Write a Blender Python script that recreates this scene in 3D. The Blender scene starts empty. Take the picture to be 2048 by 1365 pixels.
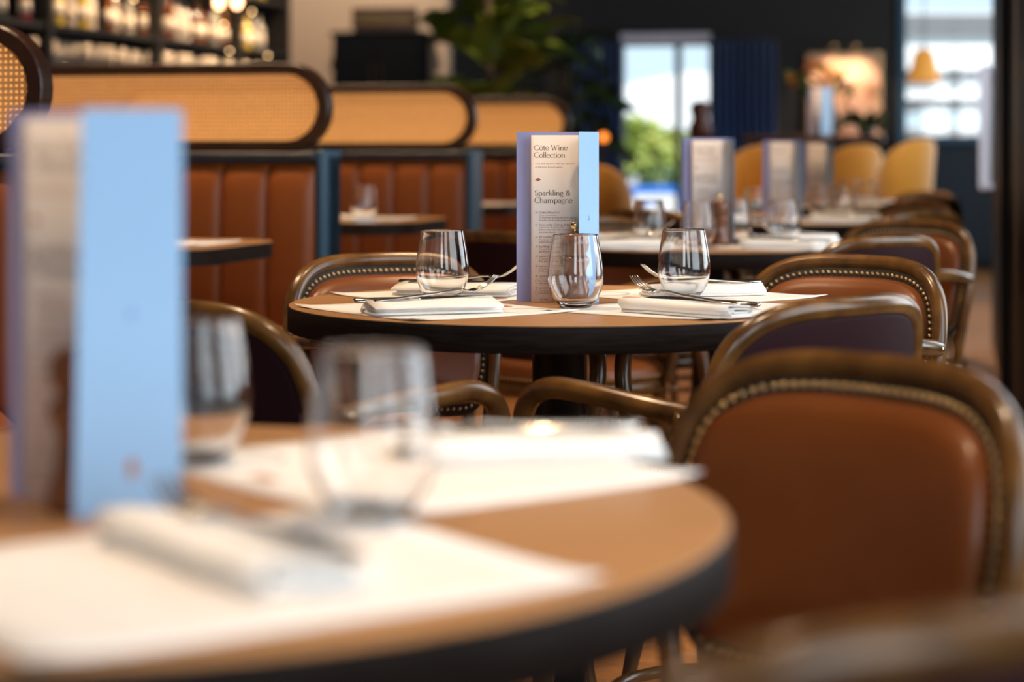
import bpy, bmesh, math, random
from mathutils import Vector, Matrix
random.seed(7)
PI = math.pi
sc = bpy.context.scene
COL = sc.collection

# ------------------------------------------------------------------ camera
F = 4100.0            # focal length in pixels of the 2048 px wide frame
ZC, YH = 1.01, 297.0  # camera height (m), horizon row
cam_d = bpy.data.cameras.new('camera')
cam = bpy.data.objects.new('camera', cam_d)
COL.objects.link(cam)
cam.location = (0, 0, ZC)
cam.rotation_euler = (PI / 2, 0, 0)
cam_d.sensor_width = 36.0
cam_d.lens = F / 2048 * 36
cam_d.shift_y = -(682.5 - YH) / 2048
cam_d.clip_start, cam_d.clip_end = 0.05, 300
cam_d.dof.use_dof = True
cam_d.dof.focus_distance = 3.38
cam_d.dof.aperture_fstop = 2.7
sc.camera = cam

# ------------------------------------------------------------------ view, world, lights
sc.view_settings.view_transform = 'Standard'
sc.view_settings.look = 'None'
sc.view_settings.gamma = 1.0
sc.view_settings.use_curve_mapping = False
sc.view_settings.exposure = 0.25

w = bpy.data.worlds.new('sky')
sc.world = w
w.use_nodes = True
bg = w.node_tree.nodes['Background']
bg.inputs[0].default_value = (0.66, 0.86, 1.0, 1)
bg.inputs[1].default_value = 1.1

AX = math.radians(11.5)                       # the room runs 11.5 degrees to the right of the lens
UX, UY = math.cos(AX), -math.sin(AX)
VX, VY = math.sin(AX), math.cos(AX)
def room(u, v, z=0.0):
    return Vector((u * UX + v * VX, u * UY + v * VY, z))
def at(px, py, Y):
    return Vector(((px - 1024) / F * Y, Y, ZC - (py - YH) / F * Y))

def area(name, loc, target, sx, sy, power, col):
    l = bpy.data.lights.new(name, 'AREA')
    l.shape = 'RECTANGLE'; l.size = sx; l.size_y = sy
    l.energy = power; l.color = col
    o = bpy.data.objects.new(name, l); COL.objects.link(o)
    o.location = loc
    o.rotation_euler = (Vector(target) - Vector(loc)).to_track_quat('-Z', 'Y').to_euler()
    return o
def spot(name, loc, target, power, col, angle=70, blend=0.6, r=0.05):
    l = bpy.data.lights.new(name, 'SPOT')
    l.energy = power; l.color = col; l.spot_size = math.radians(angle); l.spot_blend = blend
    l.shadow_soft_size = r
    o = bpy.data.objects.new(name, l); COL.objects.link(o)
    o.location = loc
    o.rotation_euler = (Vector(target) - Vector(loc)).to_track_quat('-Z', 'Y').to_euler()
    return o
DAY = (0.88, 0.95, 1.0)
WARM = (1.0, 0.70, 0.42)
CEIL = 3.1
# daylight through the tall windows of the right-hand wall and the narrow shop front behind the camera
for v, pw in ((-0.6, 42), (2.2, 42), (5.0, 42), (9.2, 36), (12.4, 36), (15.6, 36)):  # last three added to bring daylight to the stools and door handle
    area('window_daylight', room(1.62, v, 1.75), room(-1.5, v, 0.9), 1.7, 2.2, pw, DAY)
area('shop_front_daylight', room(0.5, -3.3, 2.0), room(0.2, 2.0, 0.9), 1.2, 1.8, 38, DAY)
# warm ceiling spotlights, one or two above every table, plus added far ones
def downlight(x, y, power, dx=0.0, dy=0.0, angle=62):
    spot('ceiling_spotlight', (x, y, CEIL - 0.03), (x + dx, y + dy, 0.7), power, WARM, angle)
downlight(-0.70, 1.20, 56, 0.28, 0.05, 50)
downlight(-0.60, 3.55, 130, 0.42, -0.05, 58)
downlight(0.55, 3.75, 70, -0.1, -0.1, 55)
spot('floor_spotlight', (0.45, 4.75, CEIL - 0.03), (0.27, 4.25, 0.0), 200, WARM, 36)
downlight(0.28, 1.92, 135, -0.03, -0.03, 55)
downlight(0.30, 5.6, 130, 0.1, 0.0)
downlight(0.80, 7.4, 130)
downlight(1.25, 9.2, 130)
downlight(1.75, 11.0, 80, 0.0, 0.4, 80)  # added at the far end to brighten the stools
downlight(0.55, 10.6, 55, 0.0, 0.3, 70)  # also added, lifts the dim far end
spot('added_flower_spot', (1.85, 11.8, CEIL - 0.03), (1.85, 12.45, 1.25), 90, WARM, 55)  # added lamp that lifts the dim flowers and the menu
spot('added_plant_spot', (0.25, 10.9, CEIL - 0.03), (-0.1, 12.2, 1.75), 260, WARM, 60)  # extra lamp, put in to brighten the fig leaves
spot('added_handle_spot', room(-0.25, 8.6, CEIL - 0.03), room(0.28, 10.3, 1.1), 320, (0.92, 0.93, 1.0), 50)  # added lamp without a fixture, there to brighten the door handle
for x, y in ((-0.97, 4.2), (-0.558, 6.15), (-0.154, 8.2), (0.284, 10.3)):   # one just before each booth back
    for d in (0.35, 1.0):
        spot('booth_spotlight', (x - d * 0.966 - 0.06, y + d * 0.259 - 0.25, CEIL - 0.03), (x - d * 0.966, y + d * 0.259 - 0.08, 0.6), 110, WARM, 66)

# ------------------------------------------------------------------ mesh helpers
class MB:
    def __init__(s): s.v = []; s.f = []; s.sm = []
    def add(s, vs, fs, smooth=False):
        b = len(s.v)
        s.v.extend([tuple(p) for p in vs])
        s.f.extend([tuple(i + b for i in f) for f in fs])
        s.sm.extend([smooth] * len(fs))
        return s
    def box(s, c, d, rz=0.0, bev=0.0):
        cx, cy, cz = c; hx, hy, hz = d[0] / 2, d[1] / 2, d[2] / 2
        ca, sa = math.cos(rz), math.sin(rz)
        def T(x, y, z): return (cx + x * ca - y * sa, cy + x * sa + y * ca, cz + z)
        if bev <= 0:
            vs = [T(x, y, z) for z in (-hz, hz) for x, y in ((-hx, -hy), (hx, -hy), (hx, hy), (-hx, hy))]
            return s.add(vs, [(3, 2, 1, 0), (4, 5, 6, 7), (0, 1, 5, 4), (1, 2, 6, 5), (2, 3, 7, 6), (3, 0, 4, 7)])
        b = bev
        rings = []
        for z, i in ((-hz, b), (-hz + b, 0), (hz - b, 0), (hz, b)):
            x, y = hx - i, hy - i
            k = b if i == 0 else b * 0.5
            rings.append([T(*q, z) for q in ((-x + k, -y), (x - k, -y), (x, -y + k), (x, y - k), (x - k, y), (-x + k, y), (-x, y - k), (-x, -y + k))])
        vs = [p for r in rings for p in r]
        fs = [tuple(range(7, -1, -1)), tuple(range(24, 32))]
        for r in range(3):
            for k in range(8):
                fs.append((r * 8 + k, r * 8 + (k + 1) % 8, r * 8 + 8 + (k + 1) % 8, r * 8 + 8 + k))
        return s.add(vs, fs)
    def lathe(s, prof, n=32, c=(0, 0, 0), smooth=True, closed=False):
        vs, fs = [], []
        for r, z in prof:
            for k in range(n):
                a = 2 * PI * k / n
                vs.append((c[0] + r * math.cos(a), c[1] + r * math.sin(a), c[2] + z))
        m = len(prof)
        for i in range(m if closed else m - 1):
            j = (i + 1) % m
            for k in range(n):
                l = (k + 1) % n
                fs.append((i * n + k, i * n + l, j * n + l, j * n + k))
        s.add(vs, fs, smooth)
        if not closed:
            b = len(s.v) - len(vs)
            if prof[0][0] > 1e-6:
                s.f.append(tuple(b + k for k in range(n - 1, -1, -1))); s.sm.append(False)
            if prof[-1][0] > 1e-6:
                s.f.append(tuple(b + (m - 1) * n + k for k in range(n))); s.sm.append(False)
        return s
    def tube(s, pts, rad, n=12, closed=False, flat=1.0, caps=True):
        pts = [Vector(p) for p in pts]
        m = len(pts)
        rads = rad if isinstance(rad, (list, tuple)) else [rad] * m
        def tan(i):
            if closed: return (pts[(i + 1) % m] - pts[i - 1]).normalized()
            return (pts[min(i + 1, m - 1)] - pts[max(i - 1, 0)]).normalized()
        t0 = tan(0)
        up = Vector((0, 0, 1)) if abs(t0.z) < 0.9 else Vector((0, 1, 0))
        nrm = (up - t0 * up.dot(t0)).normalized()
        vs, fs = [], []
        for i in range(m):
            t = tan(i)
            nrm = (nrm - t * nrm.dot(t)).normalized()
            bn = t.cross(nrm)
            for k in range(n):
                a = 2 * PI * k / n
                vs.append(pts[i] + (nrm * math.cos(a) * flat + bn * math.sin(a)) * rads[i])
        for i in range(m if closed else m - 1):
            j = (i + 1) % m
            for k in range(n):
                l = (k + 1) % n
                fs.append((i * n + k, i * n + l, j * n + l, j * n + k))
        s.add(vs, fs, True)
        if not closed and caps:
            b = len(s.v) - len(vs)
            s.f.append(tuple(b + k for k in range(n - 1, -1, -1))); s.sm.append(False)
            s.f.append(tuple(b + (m - 1) * n + k for k in range(n))); s.sm.append(False)
        return s
    def rings(s, rings, cap0=False, cap1=True, smooth=True):
        n = len(rings[0]); vs = [p for r in rings for p in r]; fs = []
        for i in range(len(rings) - 1):
            for k in range(n):
                l = (k + 1) % n
                fs.append((i * n + k, i * n + l, i * n + n + l, i * n + n + k))
        s.add(vs, fs, smooth)
        b = len(s.v) - len(vs)
        if cap0: s.f.append(tuple(b + k for k in range(n - 1, -1, -1))); s.sm.append(smooth)
        if cap1: s.f.append(tuple(b + (len(rings) - 1) * n + k for k in range(n))); s.sm.append(smooth)
        return s
    def prism(s, poly, z0, z1, axis='z'):
        n = len(poly)
        if axis == 'z': vs = [(x, y, z0) for x, y in poly] + [(x, y, z1) for x, y in poly]
        else: vs = [(x, z0, y) for x, y in poly] + [(x, z1, y) for x, y in poly]
        fs = [tuple(range(n - 1, -1, -1)), tuple(range(n, 2 * n))]
        fs += [(k, (k + 1) % n, n + (k + 1) % n, n + k) for k in range(n)]
        return s.add(vs, fs)
    def sheet(s, path, th, y0, y1, ny=2, wob=None, smooth=True):
        """a cloth or card: a polyline in (x, z), given thickness th, drawn out along y"""
        P = [Vector((p[0], p[1])) for p in path]; m = len(P); N = []
        for i in range(m):
            t = (P[min(i + 1, m - 1)] - P[max(i - 1, 0)]).normalized()
            N.append(Vector((-t.y, t.x)))
        loop = [P[i] + N[i] * th / 2 for i in range(m)] + [P[i] - N[i] * th / 2 for i in range(m - 1, -1, -1)]
        R = []
        for j in range(ny):
            y = y0 + (y1 - y0) * j / (ny - 1)
            R.append([Vector((p.x, y, p.y)) + (wob(p, y) if wob else Vector()) for p in loop])
        n = 2 * m; vs = [p for r in R for p in r]; fs = []
        for j in range(ny - 1):
            for k in range(n):
                l = (k + 1) % n
                fs.append((j * n + k, j * n + n + k, j * n + n + l, j * n + l))
        for j, rev in ((0, False), (ny - 1, True)):
            for k in range(m - 1):
                q = (j * n + k, j * n + k + 1, j * n + n - 2 - k, j * n + n - 1 - k)
                fs.append(q if not rev else q[::-1])
        return s.add(vs, fs, smooth)
    def mesh(s, name):
        me = bpy.data.meshes.new(name)
        me.from_pydata(s.v, [], s.f)
        me.polygons.foreach_set('use_smooth', s.sm)
        me.update()
        return me
    def build(s, name, mat, parent=None, fixn=True):
        me = s.mesh(name)
        if fixn:
            bm = bmesh.new(); bm.from_mesh(me)
            bmesh.ops.recalc_face_normals(bm, faces=bm.faces)
            bm.to_mesh(me); bm.free()
        return link(name, me, mat, parent)

def link(name, me, mat=None, parent=None):
    o = bpy.data.objects.new(name, me)
    COL.objects.link(o)
    if mat is not None and not me.materials: me.materials.append(mat)
    if parent is not None: o.parent = parent
    return o
def tag(o, label, cat, group=None, kind=None):
    o['label'] = label; o['category'] = cat
    if group: o['group'] = group
    if kind: o['kind'] = kind
    return o
def thing(name, label, cat, loc=(0, 0, 0), rz=0.0, group=None):
    o = bpy.data.objects.new(name, None); COL.objects.link(o)
    o.empty_display_size = 0.05
    o.location = loc; o.rotation_euler = (0, 0, rz)
    return tag(o, label, cat, group)
def struct(o): o['kind'] = 'structure'; return o
KIDS = {}
def copy_tree(o, parent=None):
    c = o.copy(); COL.objects.link(c); c.parent = parent
    for ch in KIDS.get(o.name) or list(o.children): copy_tree(ch, c)
    return c
def dup(root, loc, rz, label, group=None):
    c = copy_tree(root); c.location = loc; c.rotation_euler = (0, 0, rz); c['label'] = label
    if group: c['group'] = group
    return c
def cat_rom(pts, n=8, closed=False):
    P = [Vector(p) for p in pts]; m = len(P); out = []
    for i in range(m if closed else m - 1):
        if closed: a, b, c, d = P[i - 1], P[i], P[(i + 1) % m], P[(i + 2) % m]
        else: a, b, c, d = P[max(i - 1, 0)], P[i], P[i + 1], P[min(i + 2, m - 1)]
        for k in range(n):
            t = k / n
            out.append(0.5 * (2 * b + (c - a) * t + (2 * a - 5 * b + 4 * c - d) * t * t + (3 * b - a - 3 * c + d) * t ** 3))
    if not closed: out.append(P[-1])
    return out

# ------------------------------------------------------------------ materials
def mat(name, col, rough=0.5, metal=0.0, col2=None, scale=8.0, stretch=(1, 1, 1), coat=0.0, bump=0.0, bscale=None,
        emit=None, estr=0.0, trans=0.0, ior=1.45, spec=0.5, sheen=0.0, detail=4.0, coord='Object', lo=0.3, hi=0.7):
    m = bpy.data.materials.new(name); m.use_nodes = True
    nt = m.node_tree; b = nt.nodes['Principled BSDF']
    b.inputs['Base Color'].default_value = (*col, 1)
    b.inputs['Roughness'].default_value = rough
    b.inputs['Metallic'].default_value = metal
    b.inputs['IOR'].default_value = ior
    b.inputs['Specular IOR Level'].default_value = spec
    b.inputs['Coat Weight'].default_value = coat
    b.inputs['Coat Roughness'].default_value = 0.12
    b.inputs['Transmission Weight'].default_value = trans
    b.inputs['Sheen Weight'].default_value = sheen
    if emit:
        b.inputs['Emission Color'].default_value = (*emit, 1); b.inputs['Emission Strength'].default_value = estr
    if col2 or bump:
        tc = nt.nodes.new('ShaderNodeTexCoord'); mp = nt.nodes.new('ShaderNodeMapping')
        mp.inputs['Scale'].default_value = stretch
        nt.links.new(tc.outputs[coord], mp.inputs['Vector'])
    if col2:
        nz = nt.nodes.new('ShaderNodeTexNoise'); nz.inputs['Scale'].default_value = scale; nz.inputs['Detail'].default_value = detail
        cr = nt.nodes.new('ShaderNodeValToRGB')
        cr.color_ramp.elements[0].position = lo; cr.color_ramp.elements[1].position = hi
        cr.color_ramp.elements[0].color = (*col, 1); cr.color_ramp.elements[1].color = (*col2, 1)
        nt.links.new(mp.outputs[0], nz.inputs['Vector']); nt.links.new(nz.outputs[0], cr.inputs[0])
        nt.links.new(cr.outputs[0], b.inputs['Base Color'])
    if bump:
        n2 = nt.nodes.new('ShaderNodeTexNoise'); n2.inputs['Scale'].default_value = bscale or scale * 4; n2.inputs['Detail'].default_value = 3
        bp = nt.nodes.new('ShaderNodeBump'); bp.inputs['Strength'].default_value = bump; bp.inputs['Distance'].default_value = 0.002
        nt.links.new(mp.outputs[0], n2.inputs['Vector']); nt.links.new(n2.outputs[0], bp.inputs['Height'])
        nt.links.new(bp.outputs[0], b.inputs['Normal'])
    return m
M = {}
M['bentwood'] = mat('bentwood_varnish', (0.060, 0.024, 0.006), 0.26, col2=(0.18, 0.080, 0.019), scale=16, stretch=(1, 1, 1), coat=0.2)
M['leather'] = mat('oxblood_leather', (0.155, 0.043, 0.009), 0.34, col2=(0.195, 0.056, 0.013), scale=6, bump=0.10, bscale=380)
M['leather_back'] = mat('aubergine_leather', (0.026, 0.008, 0.010), 0.6, bump=0.1, bscale=300, spec=0.1)
M['nail'] = mat('antique_brass_nail', (0.45, 0.30, 0.15), 0.3, 1.0)
M['gimp'] = mat('dark_gimp', (0.022, 0.017, 0.012), 0.7)
M['table'] = mat('dark_stained_ash', (0.36, 0.178, 0.070), 0.36, col2=(0.45, 0.235, 0.100), scale=7, stretch=(1.5, 14, 1.5), bump=0.1, bscale=40)
M['table_edge'] = mat('black_brown_stained_edge', (0.010, 0.006, 0.0045), 0.6, col2=(0.022, 0.015, 0.012), scale=9, stretch=(2, 2, 22), bump=0.15, bscale=30, spec=0.12)
M['black_metal'] = mat('black_powder_coat', (0.008, 0.008, 0.009), 0.38)
M['mat_paper'] = mat('placemat_paper', (0.84, 0.81, 0.79), 0.75, col2=(0.88, 0.85, 0.83), scale=30, bump=0.03)
M['linen'] = mat('napkin_linen', (0.90, 0.87, 0.83), 0.85, bump=0.12, bscale=500, sheen=0.2)
M['steel'] = mat('cutlery_steel', (0.62, 0.58, 0.53), 0.14, 1.0)
M['glass'] = mat('clear_glass', (1.0, 1.0, 1.0), 0.0, trans=1.0, ior=1.45)
M['cover'] = mat('pale_blue_card', (0.33, 0.55, 0.84), 0.62)
M['cover_in'] = mat('lilac_card_inside', (0.36, 0.36, 0.60), 0.7)
M['page'] = mat('cream_menu_paper', (0.80, 0.71, 0.66), 0.7)
M['ink'] = mat('charcoal_ink', (0.045, 0.05, 0.06), 0.7)
M['ink_soft'] = mat('rose_brown_ink', (0.50, 0.30, 0.23), 0.7)
M['ink_mid'] = mat('brown_grey_ink', (0.20, 0.14, 0.12), 0.7)
M['copper_ink'] = mat('copper_ink', (0.45, 0.16, 0.06), 0.5)
M['blue_ink'] = mat('blue_ink', (0.07, 0.16, 0.5), 0.6)
M['grey_ink'] = mat('pale_grey_ink', (0.50, 0.52, 0.56), 0.7)
M['mill'] = mat('mill_walnut', (0.11, 0.035, 0.016), 0.3, col2=(0.17, 0.06, 0.026), scale=20, stretch=(1, 1, 0.2), coat=0.4)
M['brass'] = mat('polished_brass', (0.75, 0.52, 0.27), 0.2, 1.0)
M['booth'] = mat('rust_leather', (0.21, 0.052, 0.008), 0.42, col2=(0.26, 0.066, 0.011), scale=4, bump=0.1, bscale=300)
M['navy'] = mat('navy_paint', (0.042, 0.115, 0.19), 0.42)
M['dark_rail'] = mat('slate_capping', (0.03, 0.035, 0.042), 0.45)
M['walnut'] = mat('dark_walnut_frame', (0.022, 0.007, 0.003), 0.38, col2=(0.042, 0.014, 0.006), scale=10, stretch=(1, 1, 4))
M['cane'] = mat('natural_cane', (0.62, 0.34, 0.12), 0.6, col2=(0.70, 0.40, 0.15), scale=30)
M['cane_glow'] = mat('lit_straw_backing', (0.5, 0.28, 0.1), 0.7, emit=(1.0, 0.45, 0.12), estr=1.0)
M['plank'] = mat('oak_parquet', (0.22, 0.088, 0.020), 0.5, col2=(0.32, 0.135, 0.036), scale=4, stretch=(10, 1.5, 1), bump=0.08)
M['joint'] = mat('parquet_joint', (0.035, 0.02, 0.012), 0.8)
M['dark_wall'] = mat('charcoal_wall_paint', (0.030, 0.027, 0.027), 0.75)
M['beige_wall'] = mat('warm_beige_plaster', (0.44, 0.34, 0.26), 0.85, col2=(0.47, 0.36, 0.28), scale=3)
M['ceiling'] = mat('ceiling_paint', (0.14, 0.12, 0.11), 0.9)
M['black_frame'] = mat('black_steel_frame', (0.006, 0.006, 0.007), 0.5, spec=0.3)
M['velvet_yellow'] = mat('mustard_velvet', (0.50, 0.215, 0.012), 0.7, sheen=0.5)
M['velvet_navy'] = mat('navy_velvet', (0.010, 0.055, 0.19), 0.8, sheen=0.3)
M['leaf'] = mat('fig_leaf', (0.050, 0.095, 0.012), 0.42, col2=(0.15, 0.18, 0.016), scale=3)
M['leaf_dark'] = mat('dark_leaf', (0.015, 0.035, 0.012), 0.4)
M['bark'] = mat('bark', (0.06, 0.04, 0.025), 0.8)
M['matte_black'] = mat('matte_black_paint', (0.004, 0.005, 0.007), 0.7, spec=0.05)
M['velvet_dark'] = mat('deep_navy_panelling', (0.010, 0.022, 0.038), 0.5)
M['pale_metal'] = mat('brushed_steel_handle', (0.80, 0.82, 0.88), 0.3, 0.3)
M['white_fab'] = mat('white_canvas', (0.85, 0.87, 0.9), 0.8)
M['window_glass'] = bpy.data.materials.new('pane_glass')
M['window_glass'].use_nodes = True
_n = M['window_glass'].node_tree; _n.nodes.clear()
_o = _n.nodes.new('ShaderNodeOutputMaterial'); _m = _n.nodes.new('ShaderNodeMixShader'); _t = _n.nodes.new('ShaderNodeBsdfTransparent'); _g = _n.nodes.new('ShaderNodeBsdfGlossy')
_g.inputs['Roughness'].default_value = 0.02; _m.inputs[0].default_value = 0.06
_n.links.new(_t.outputs[0], _m.inputs[1]); _n.links.new(_g.outputs[0], _m.inputs[2]); _n.links.new(_m.outputs[0], _o.inputs[0])

# ------------------------------------------------------------------ the setting
V_BACK = 18.0
# floor: herringbone oak, laid along the room
fl = MB(); c = [room(-7, -4), room(9, -4), room(9, V_BACK + 0.2), room(-7, V_BACK + 0.2)]
fl.add([(p.x, p.y, -0.006) for p in c], [(0, 1, 2, 3)])
floor = struct(fl.build('floor', M['joint'], fixn=False))
PW, PN = 0.088, 5
def plank_rects():
    out = []
    for t in range(-170, 260):
        for s2 in range(-40, 40):
            a = t + 2 * PN * s2
            if -75 < a < 190 and -60 < t < 200:
                out.append(((a + PN / 2) * PW, (t + 0.5) * PW, 0))
                out.append(((a + PN + 0.5) * PW, (t - PN + 1 + PN / 2) * PW, 1))
    return out
pm = MB().box((0, 0, -0.003), (PN * PW - 0.003, PW - 0.003, 0.006), bev=0.0012).mesh('plank')
pm.materials.append(M['plank'])
near, far = [], MB()
ROT = AX * -1 + math.radians(45)
for x, y, o in plank_rects():
    ca, sa = math.cos(ROT), math.sin(ROT)
    X, Y = x * ca - y * sa + 1.0, x * sa + y * ca + 2.0
    if Y < 2.6 or Y > 17 or abs(X - 0.2 * Y) > 1.3 + 0.2 * Y: continue
    near.append((((X - 0.32) ** 2 * 2.2 + (Y - 4.7) ** 2), X, Y, ROT + (PI / 2 if o else 0)))
near.sort()
for i, (d, X, Y, a) in enumerate(near):
    if i < 280:
        p = link('plank', pm, None, floor); p.location = (X, Y, random.uniform(-0.0008, 0.0)); p.rotation_euler = (0, 0, a)
    else:
        far.box((X, Y, -0.003), (PN * PW - 0.003, PW - 0.003, 0.006), a)
fp = far.build('planks', M['plank'], floor, fixn=False); fp['kind'] = 'stuff'

cl = MB(); cl.box((*room(1, 7, 0).xy, CEIL + 0.05), (16.5, 23, 0.1), -AX)
struct(cl.build('ceiling', M['ceiling']))
def wall_seg(name, a, b, z0, z1, th, m):
    a, b = Vector(a), Vector(b); d = b - a
    k = MB().box(((a.x + b.x) / 2, (a.y + b.y) / 2, (z0 + z1) / 2), (d.length, th, z1 - z0), math.atan2(d.y, d.x))
    return k
def ray_v(px, v):
    """x-pixel -> u on the plane v = const"""
    k = (px - 1024) / F
    # point (kY, Y): u = kY*UX + Y*UY, v = kY*VX + Y*VY
    Y = v / (k * VX + VY)
    return k * Y * UX + Y * UY, Y
def zat(py, Y): return ZC - (py - YH) / F * Y

# far wall: charcoal, with a glazed opening and a window, beige plaster to the left of the plant
def back_span(name, px0, px1, z0, z1, m, v=V_BACK, th=0.16):
    u0, _ = ray_v(px0, v); u1, _ = ray_v(px1, v)
    a, b = room(u0, v), room(u1, v)
    return wall_seg(name, (a.x, a.y, 0), (b.x, b.y, 0), z0, z1, th, m)
uA, YA = ray_v(1332, V_BACK)
z_head1 = zat(92, YA)
uB, YB = ray_v(1888, V_BACK)
z_sill2 = zat(272, YB)
wb = MB()
for a in ((880, 1246, 0, CEIL), (1246, 1420, z_head1, CEIL), (1420, 1810, 0, CEIL), (1810, 2010, 0, z_sill2), (2010, 2700, 0, CEIL)):
    k = back_span('x', *a, None); wb.add(k.v, k.f)
struct(wb.build('wall_back', M['dark_wall']))
bw = back_span('x', -400, 900, 0, CEIL, None, v=16.2)
struct(bw.build('wall_left_end', M['beige_wall']))
lw = wall_seg('x', room(-6.2, -4), room(-6.2, 16.3), 0, CEIL, 0.1, None)
struct(lw.build('wall_left', M['beige_wall']))
rw = MB()
for a, b, z0, z1 in ((-4, -1.6, 0, CEIL), (0.4, 1.2, 0, CEIL), (3.2, 4.0, 0, CEIL), (6.0, 8.2, 0, CEIL), (10.2, 11.4, 0, CEIL), (13.4, 14.6, 0, CEIL), (16.6, V_BACK, 0, CEIL), (-1.6, 16.6, 0, 0.5), (-1.6, 16.6, 2.9, CEIL)):
    k = wall_seg('x', room(1.75, a), room(1.75, b), z0, z1, 0.12, None); rw.add(k.v, k.f)
struct(rw.build('wall_right', M['dark_wall']))
nb = MB()
for a, b, z0, z1 in ((-6.2, -0.2, 0, CEIL), (1.2, 1.8, 0, CEIL), (-0.2, 1.2, 0, 1.0), (-0.2, 1.2, 2.95, CEIL)):
    q = wall_seg('x', room(a, -3.5), room(b, -3.5), z0, z1, 0.12, None); nb.add(q.v, q.f)
struct(nb.build('wall_front', M['beige_wall']))

# black glazed screen and door on the right, with a long pull handle
dr = struct(thing('door_1', 'tall black steel door with a long pale pull handle', 'door'))
del dr['category']
def seg(name, u, v0, v1, z0, z1, th, m, parent):
    k = wall_seg(name, room(u, v0), room(u, v1), z0, z1, th, None)
    return k.build(name, m, parent)
seg('door_leaf', 0.335, 8.0, 10.55, 0.02, CEIL - 0.02, 0.05, M['black_frame'], dr)
seg('door_stile', 0.345, 6.62, 8.0, 0.02, CEIL - 0.02, 0.09, M['black_frame'], dr)
seg('door_stile', 0.30, 8.02, 8.12, 0.02, CEIL - 0.02, 0.06, M['black_frame'], dr)
seg('edge_strip', 0.318, 7.35, 7.37, 0.1, CEIL - 0.1, 0.05, mat('bronze_edge', (0.25, 0.15, 0.09), 0.3, 0.9), dr)
hp = at(1971, 0, 10.1)
hd = MB()
hx, hy = hp.x, hp.y
z1, z0 = zat(128, hy), zat(382, hy)
hd.box((hx, hy, (z0 + z1) / 2), (0.062, 0.035, z1 - z0), 0, bev=0.012)
handle = hd.build('pull_handle', M['pale_metal'], dr)
handle['label'] = 'long pale steel pull handle'
for z in (z0 + 0.02, z1 - 0.02):
    MB().box((hx + 0.06, hy, z), (0.12, 0.03, 0.03), 0, bev=0.008).build('handle_mount', M['pale_metal'], handle)

# glazed opening in the far wall (window 1) with frame, header and navy curtains
w1 = struct(thing('window_1', 'tall bright glazed doorway in the charcoal far wall', 'window')); del w1['category']
def back_box(px0, px1, z0, z1, dv, th, name, m, parent, v=V_BACK):
    u0, _ = ray_v(px0, v + dv); u1, _ = ray_v(px1, v + dv)
    k = wall_seg(name, room(u0, v + dv), room(u1, v + dv), z0, z1, th, None)
    return k.build(name, m, parent)
back_box(1244, 1352, 0.0, z_head1, 0.0, 0.01, 'pane', M['window_glass'], w1)
back_box(1362, 1422, 0.0, z_head1, 0.0, 0.01, 'pane', M['window_glass'], w1)
back_box(1351, 1363, 0.0, z_head1, -0.02, 0.1, 'mullion', M['black_frame'], w1)
back_box(1240, 1248, 0.0, z_head1, -0.05, 0.12, 'frame', M['black_frame'], w1)
back_box(1243, 1420, z_head1 + 0.02, z_head1 + 0.10, -0.16, 0.14, 'header_box', mat('header_reflection_tone', (0.8, 0.76, 0.9), 0.4), w1)  # lilac reflection on the header is put into its colour
def curtain(px0, px1, v, z0, z1, label, folds):
    u0, _ = ray_v(px0, v); u1, _ = ray_v(px1, v)
    n = folds * 10; path = []
    mb = MB(); vs = []; fs = []
    for i in range(n + 1):
        t = i / n; u = u0 + (u1 - u0) * t
        d = 0.05 * math.sin(t * folds * 2 * PI) + 0.015 * math.sin(t * folds * 5.3)
        for z in (z0, z1):
            for off in (0.0, 0.012):
                p = room(u, v + d + off, z); vs.append(p)
    for i in range(n):
        a, b = i * 4, i * 4 + 4
        fs += [(a, b, b + 2, a + 2), (a + 1, a + 3, b + 3, b + 1), (a + 2, b + 2, b + 3, a + 3), (a, a + 1, b + 1, b)]
    mb.add(vs, fs, True)
    return tag(mb.build('curtain', M['velvet_navy']), label, 'curtain')
curtain(1418, 1552, V_BACK - 0.32, 0.03, z_head1 + 0.03, 'navy velvet curtain drawn to the right of the bright glazed doorway', 9)
curtain(1128, 1246, V_BACK - 0.32, 0.03, z_head1 + 0.03, 'navy velvet curtain left of the glazed doorway, behind dark foliage', 8)

# window 2, top right
w2 = struct(thing('window_2', 'large window at the far right of the charcoal wall', 'window')); del w2['category']
back_box(1810, 2010, z_sill2, CEIL - 0.15, 0.0, 0.01, 'pane', M['window_glass'], w2)
for py in (204, 150):
    back_box(1810, 2010, zat(py, YB) - 0.02, zat(py, YB) + 0.02, -0.04, 0.08, 'glazing_bar', M['black_frame'], w2)
back_box(1796, 1812, 0, CEIL, -0.06, 0.14, 'frame', M['navy'], w2)
back_box(1796, 2010, z_sill2 - 0.06, z_sill2, -0.10, 0.24, 'sill', M['navy'], w2)
back_box(1800, 2010, 0.05, z_sill2 - 0.08, -0.10, 0.06, 'sill_panel', M['velvet_dark'], w2)

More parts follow.
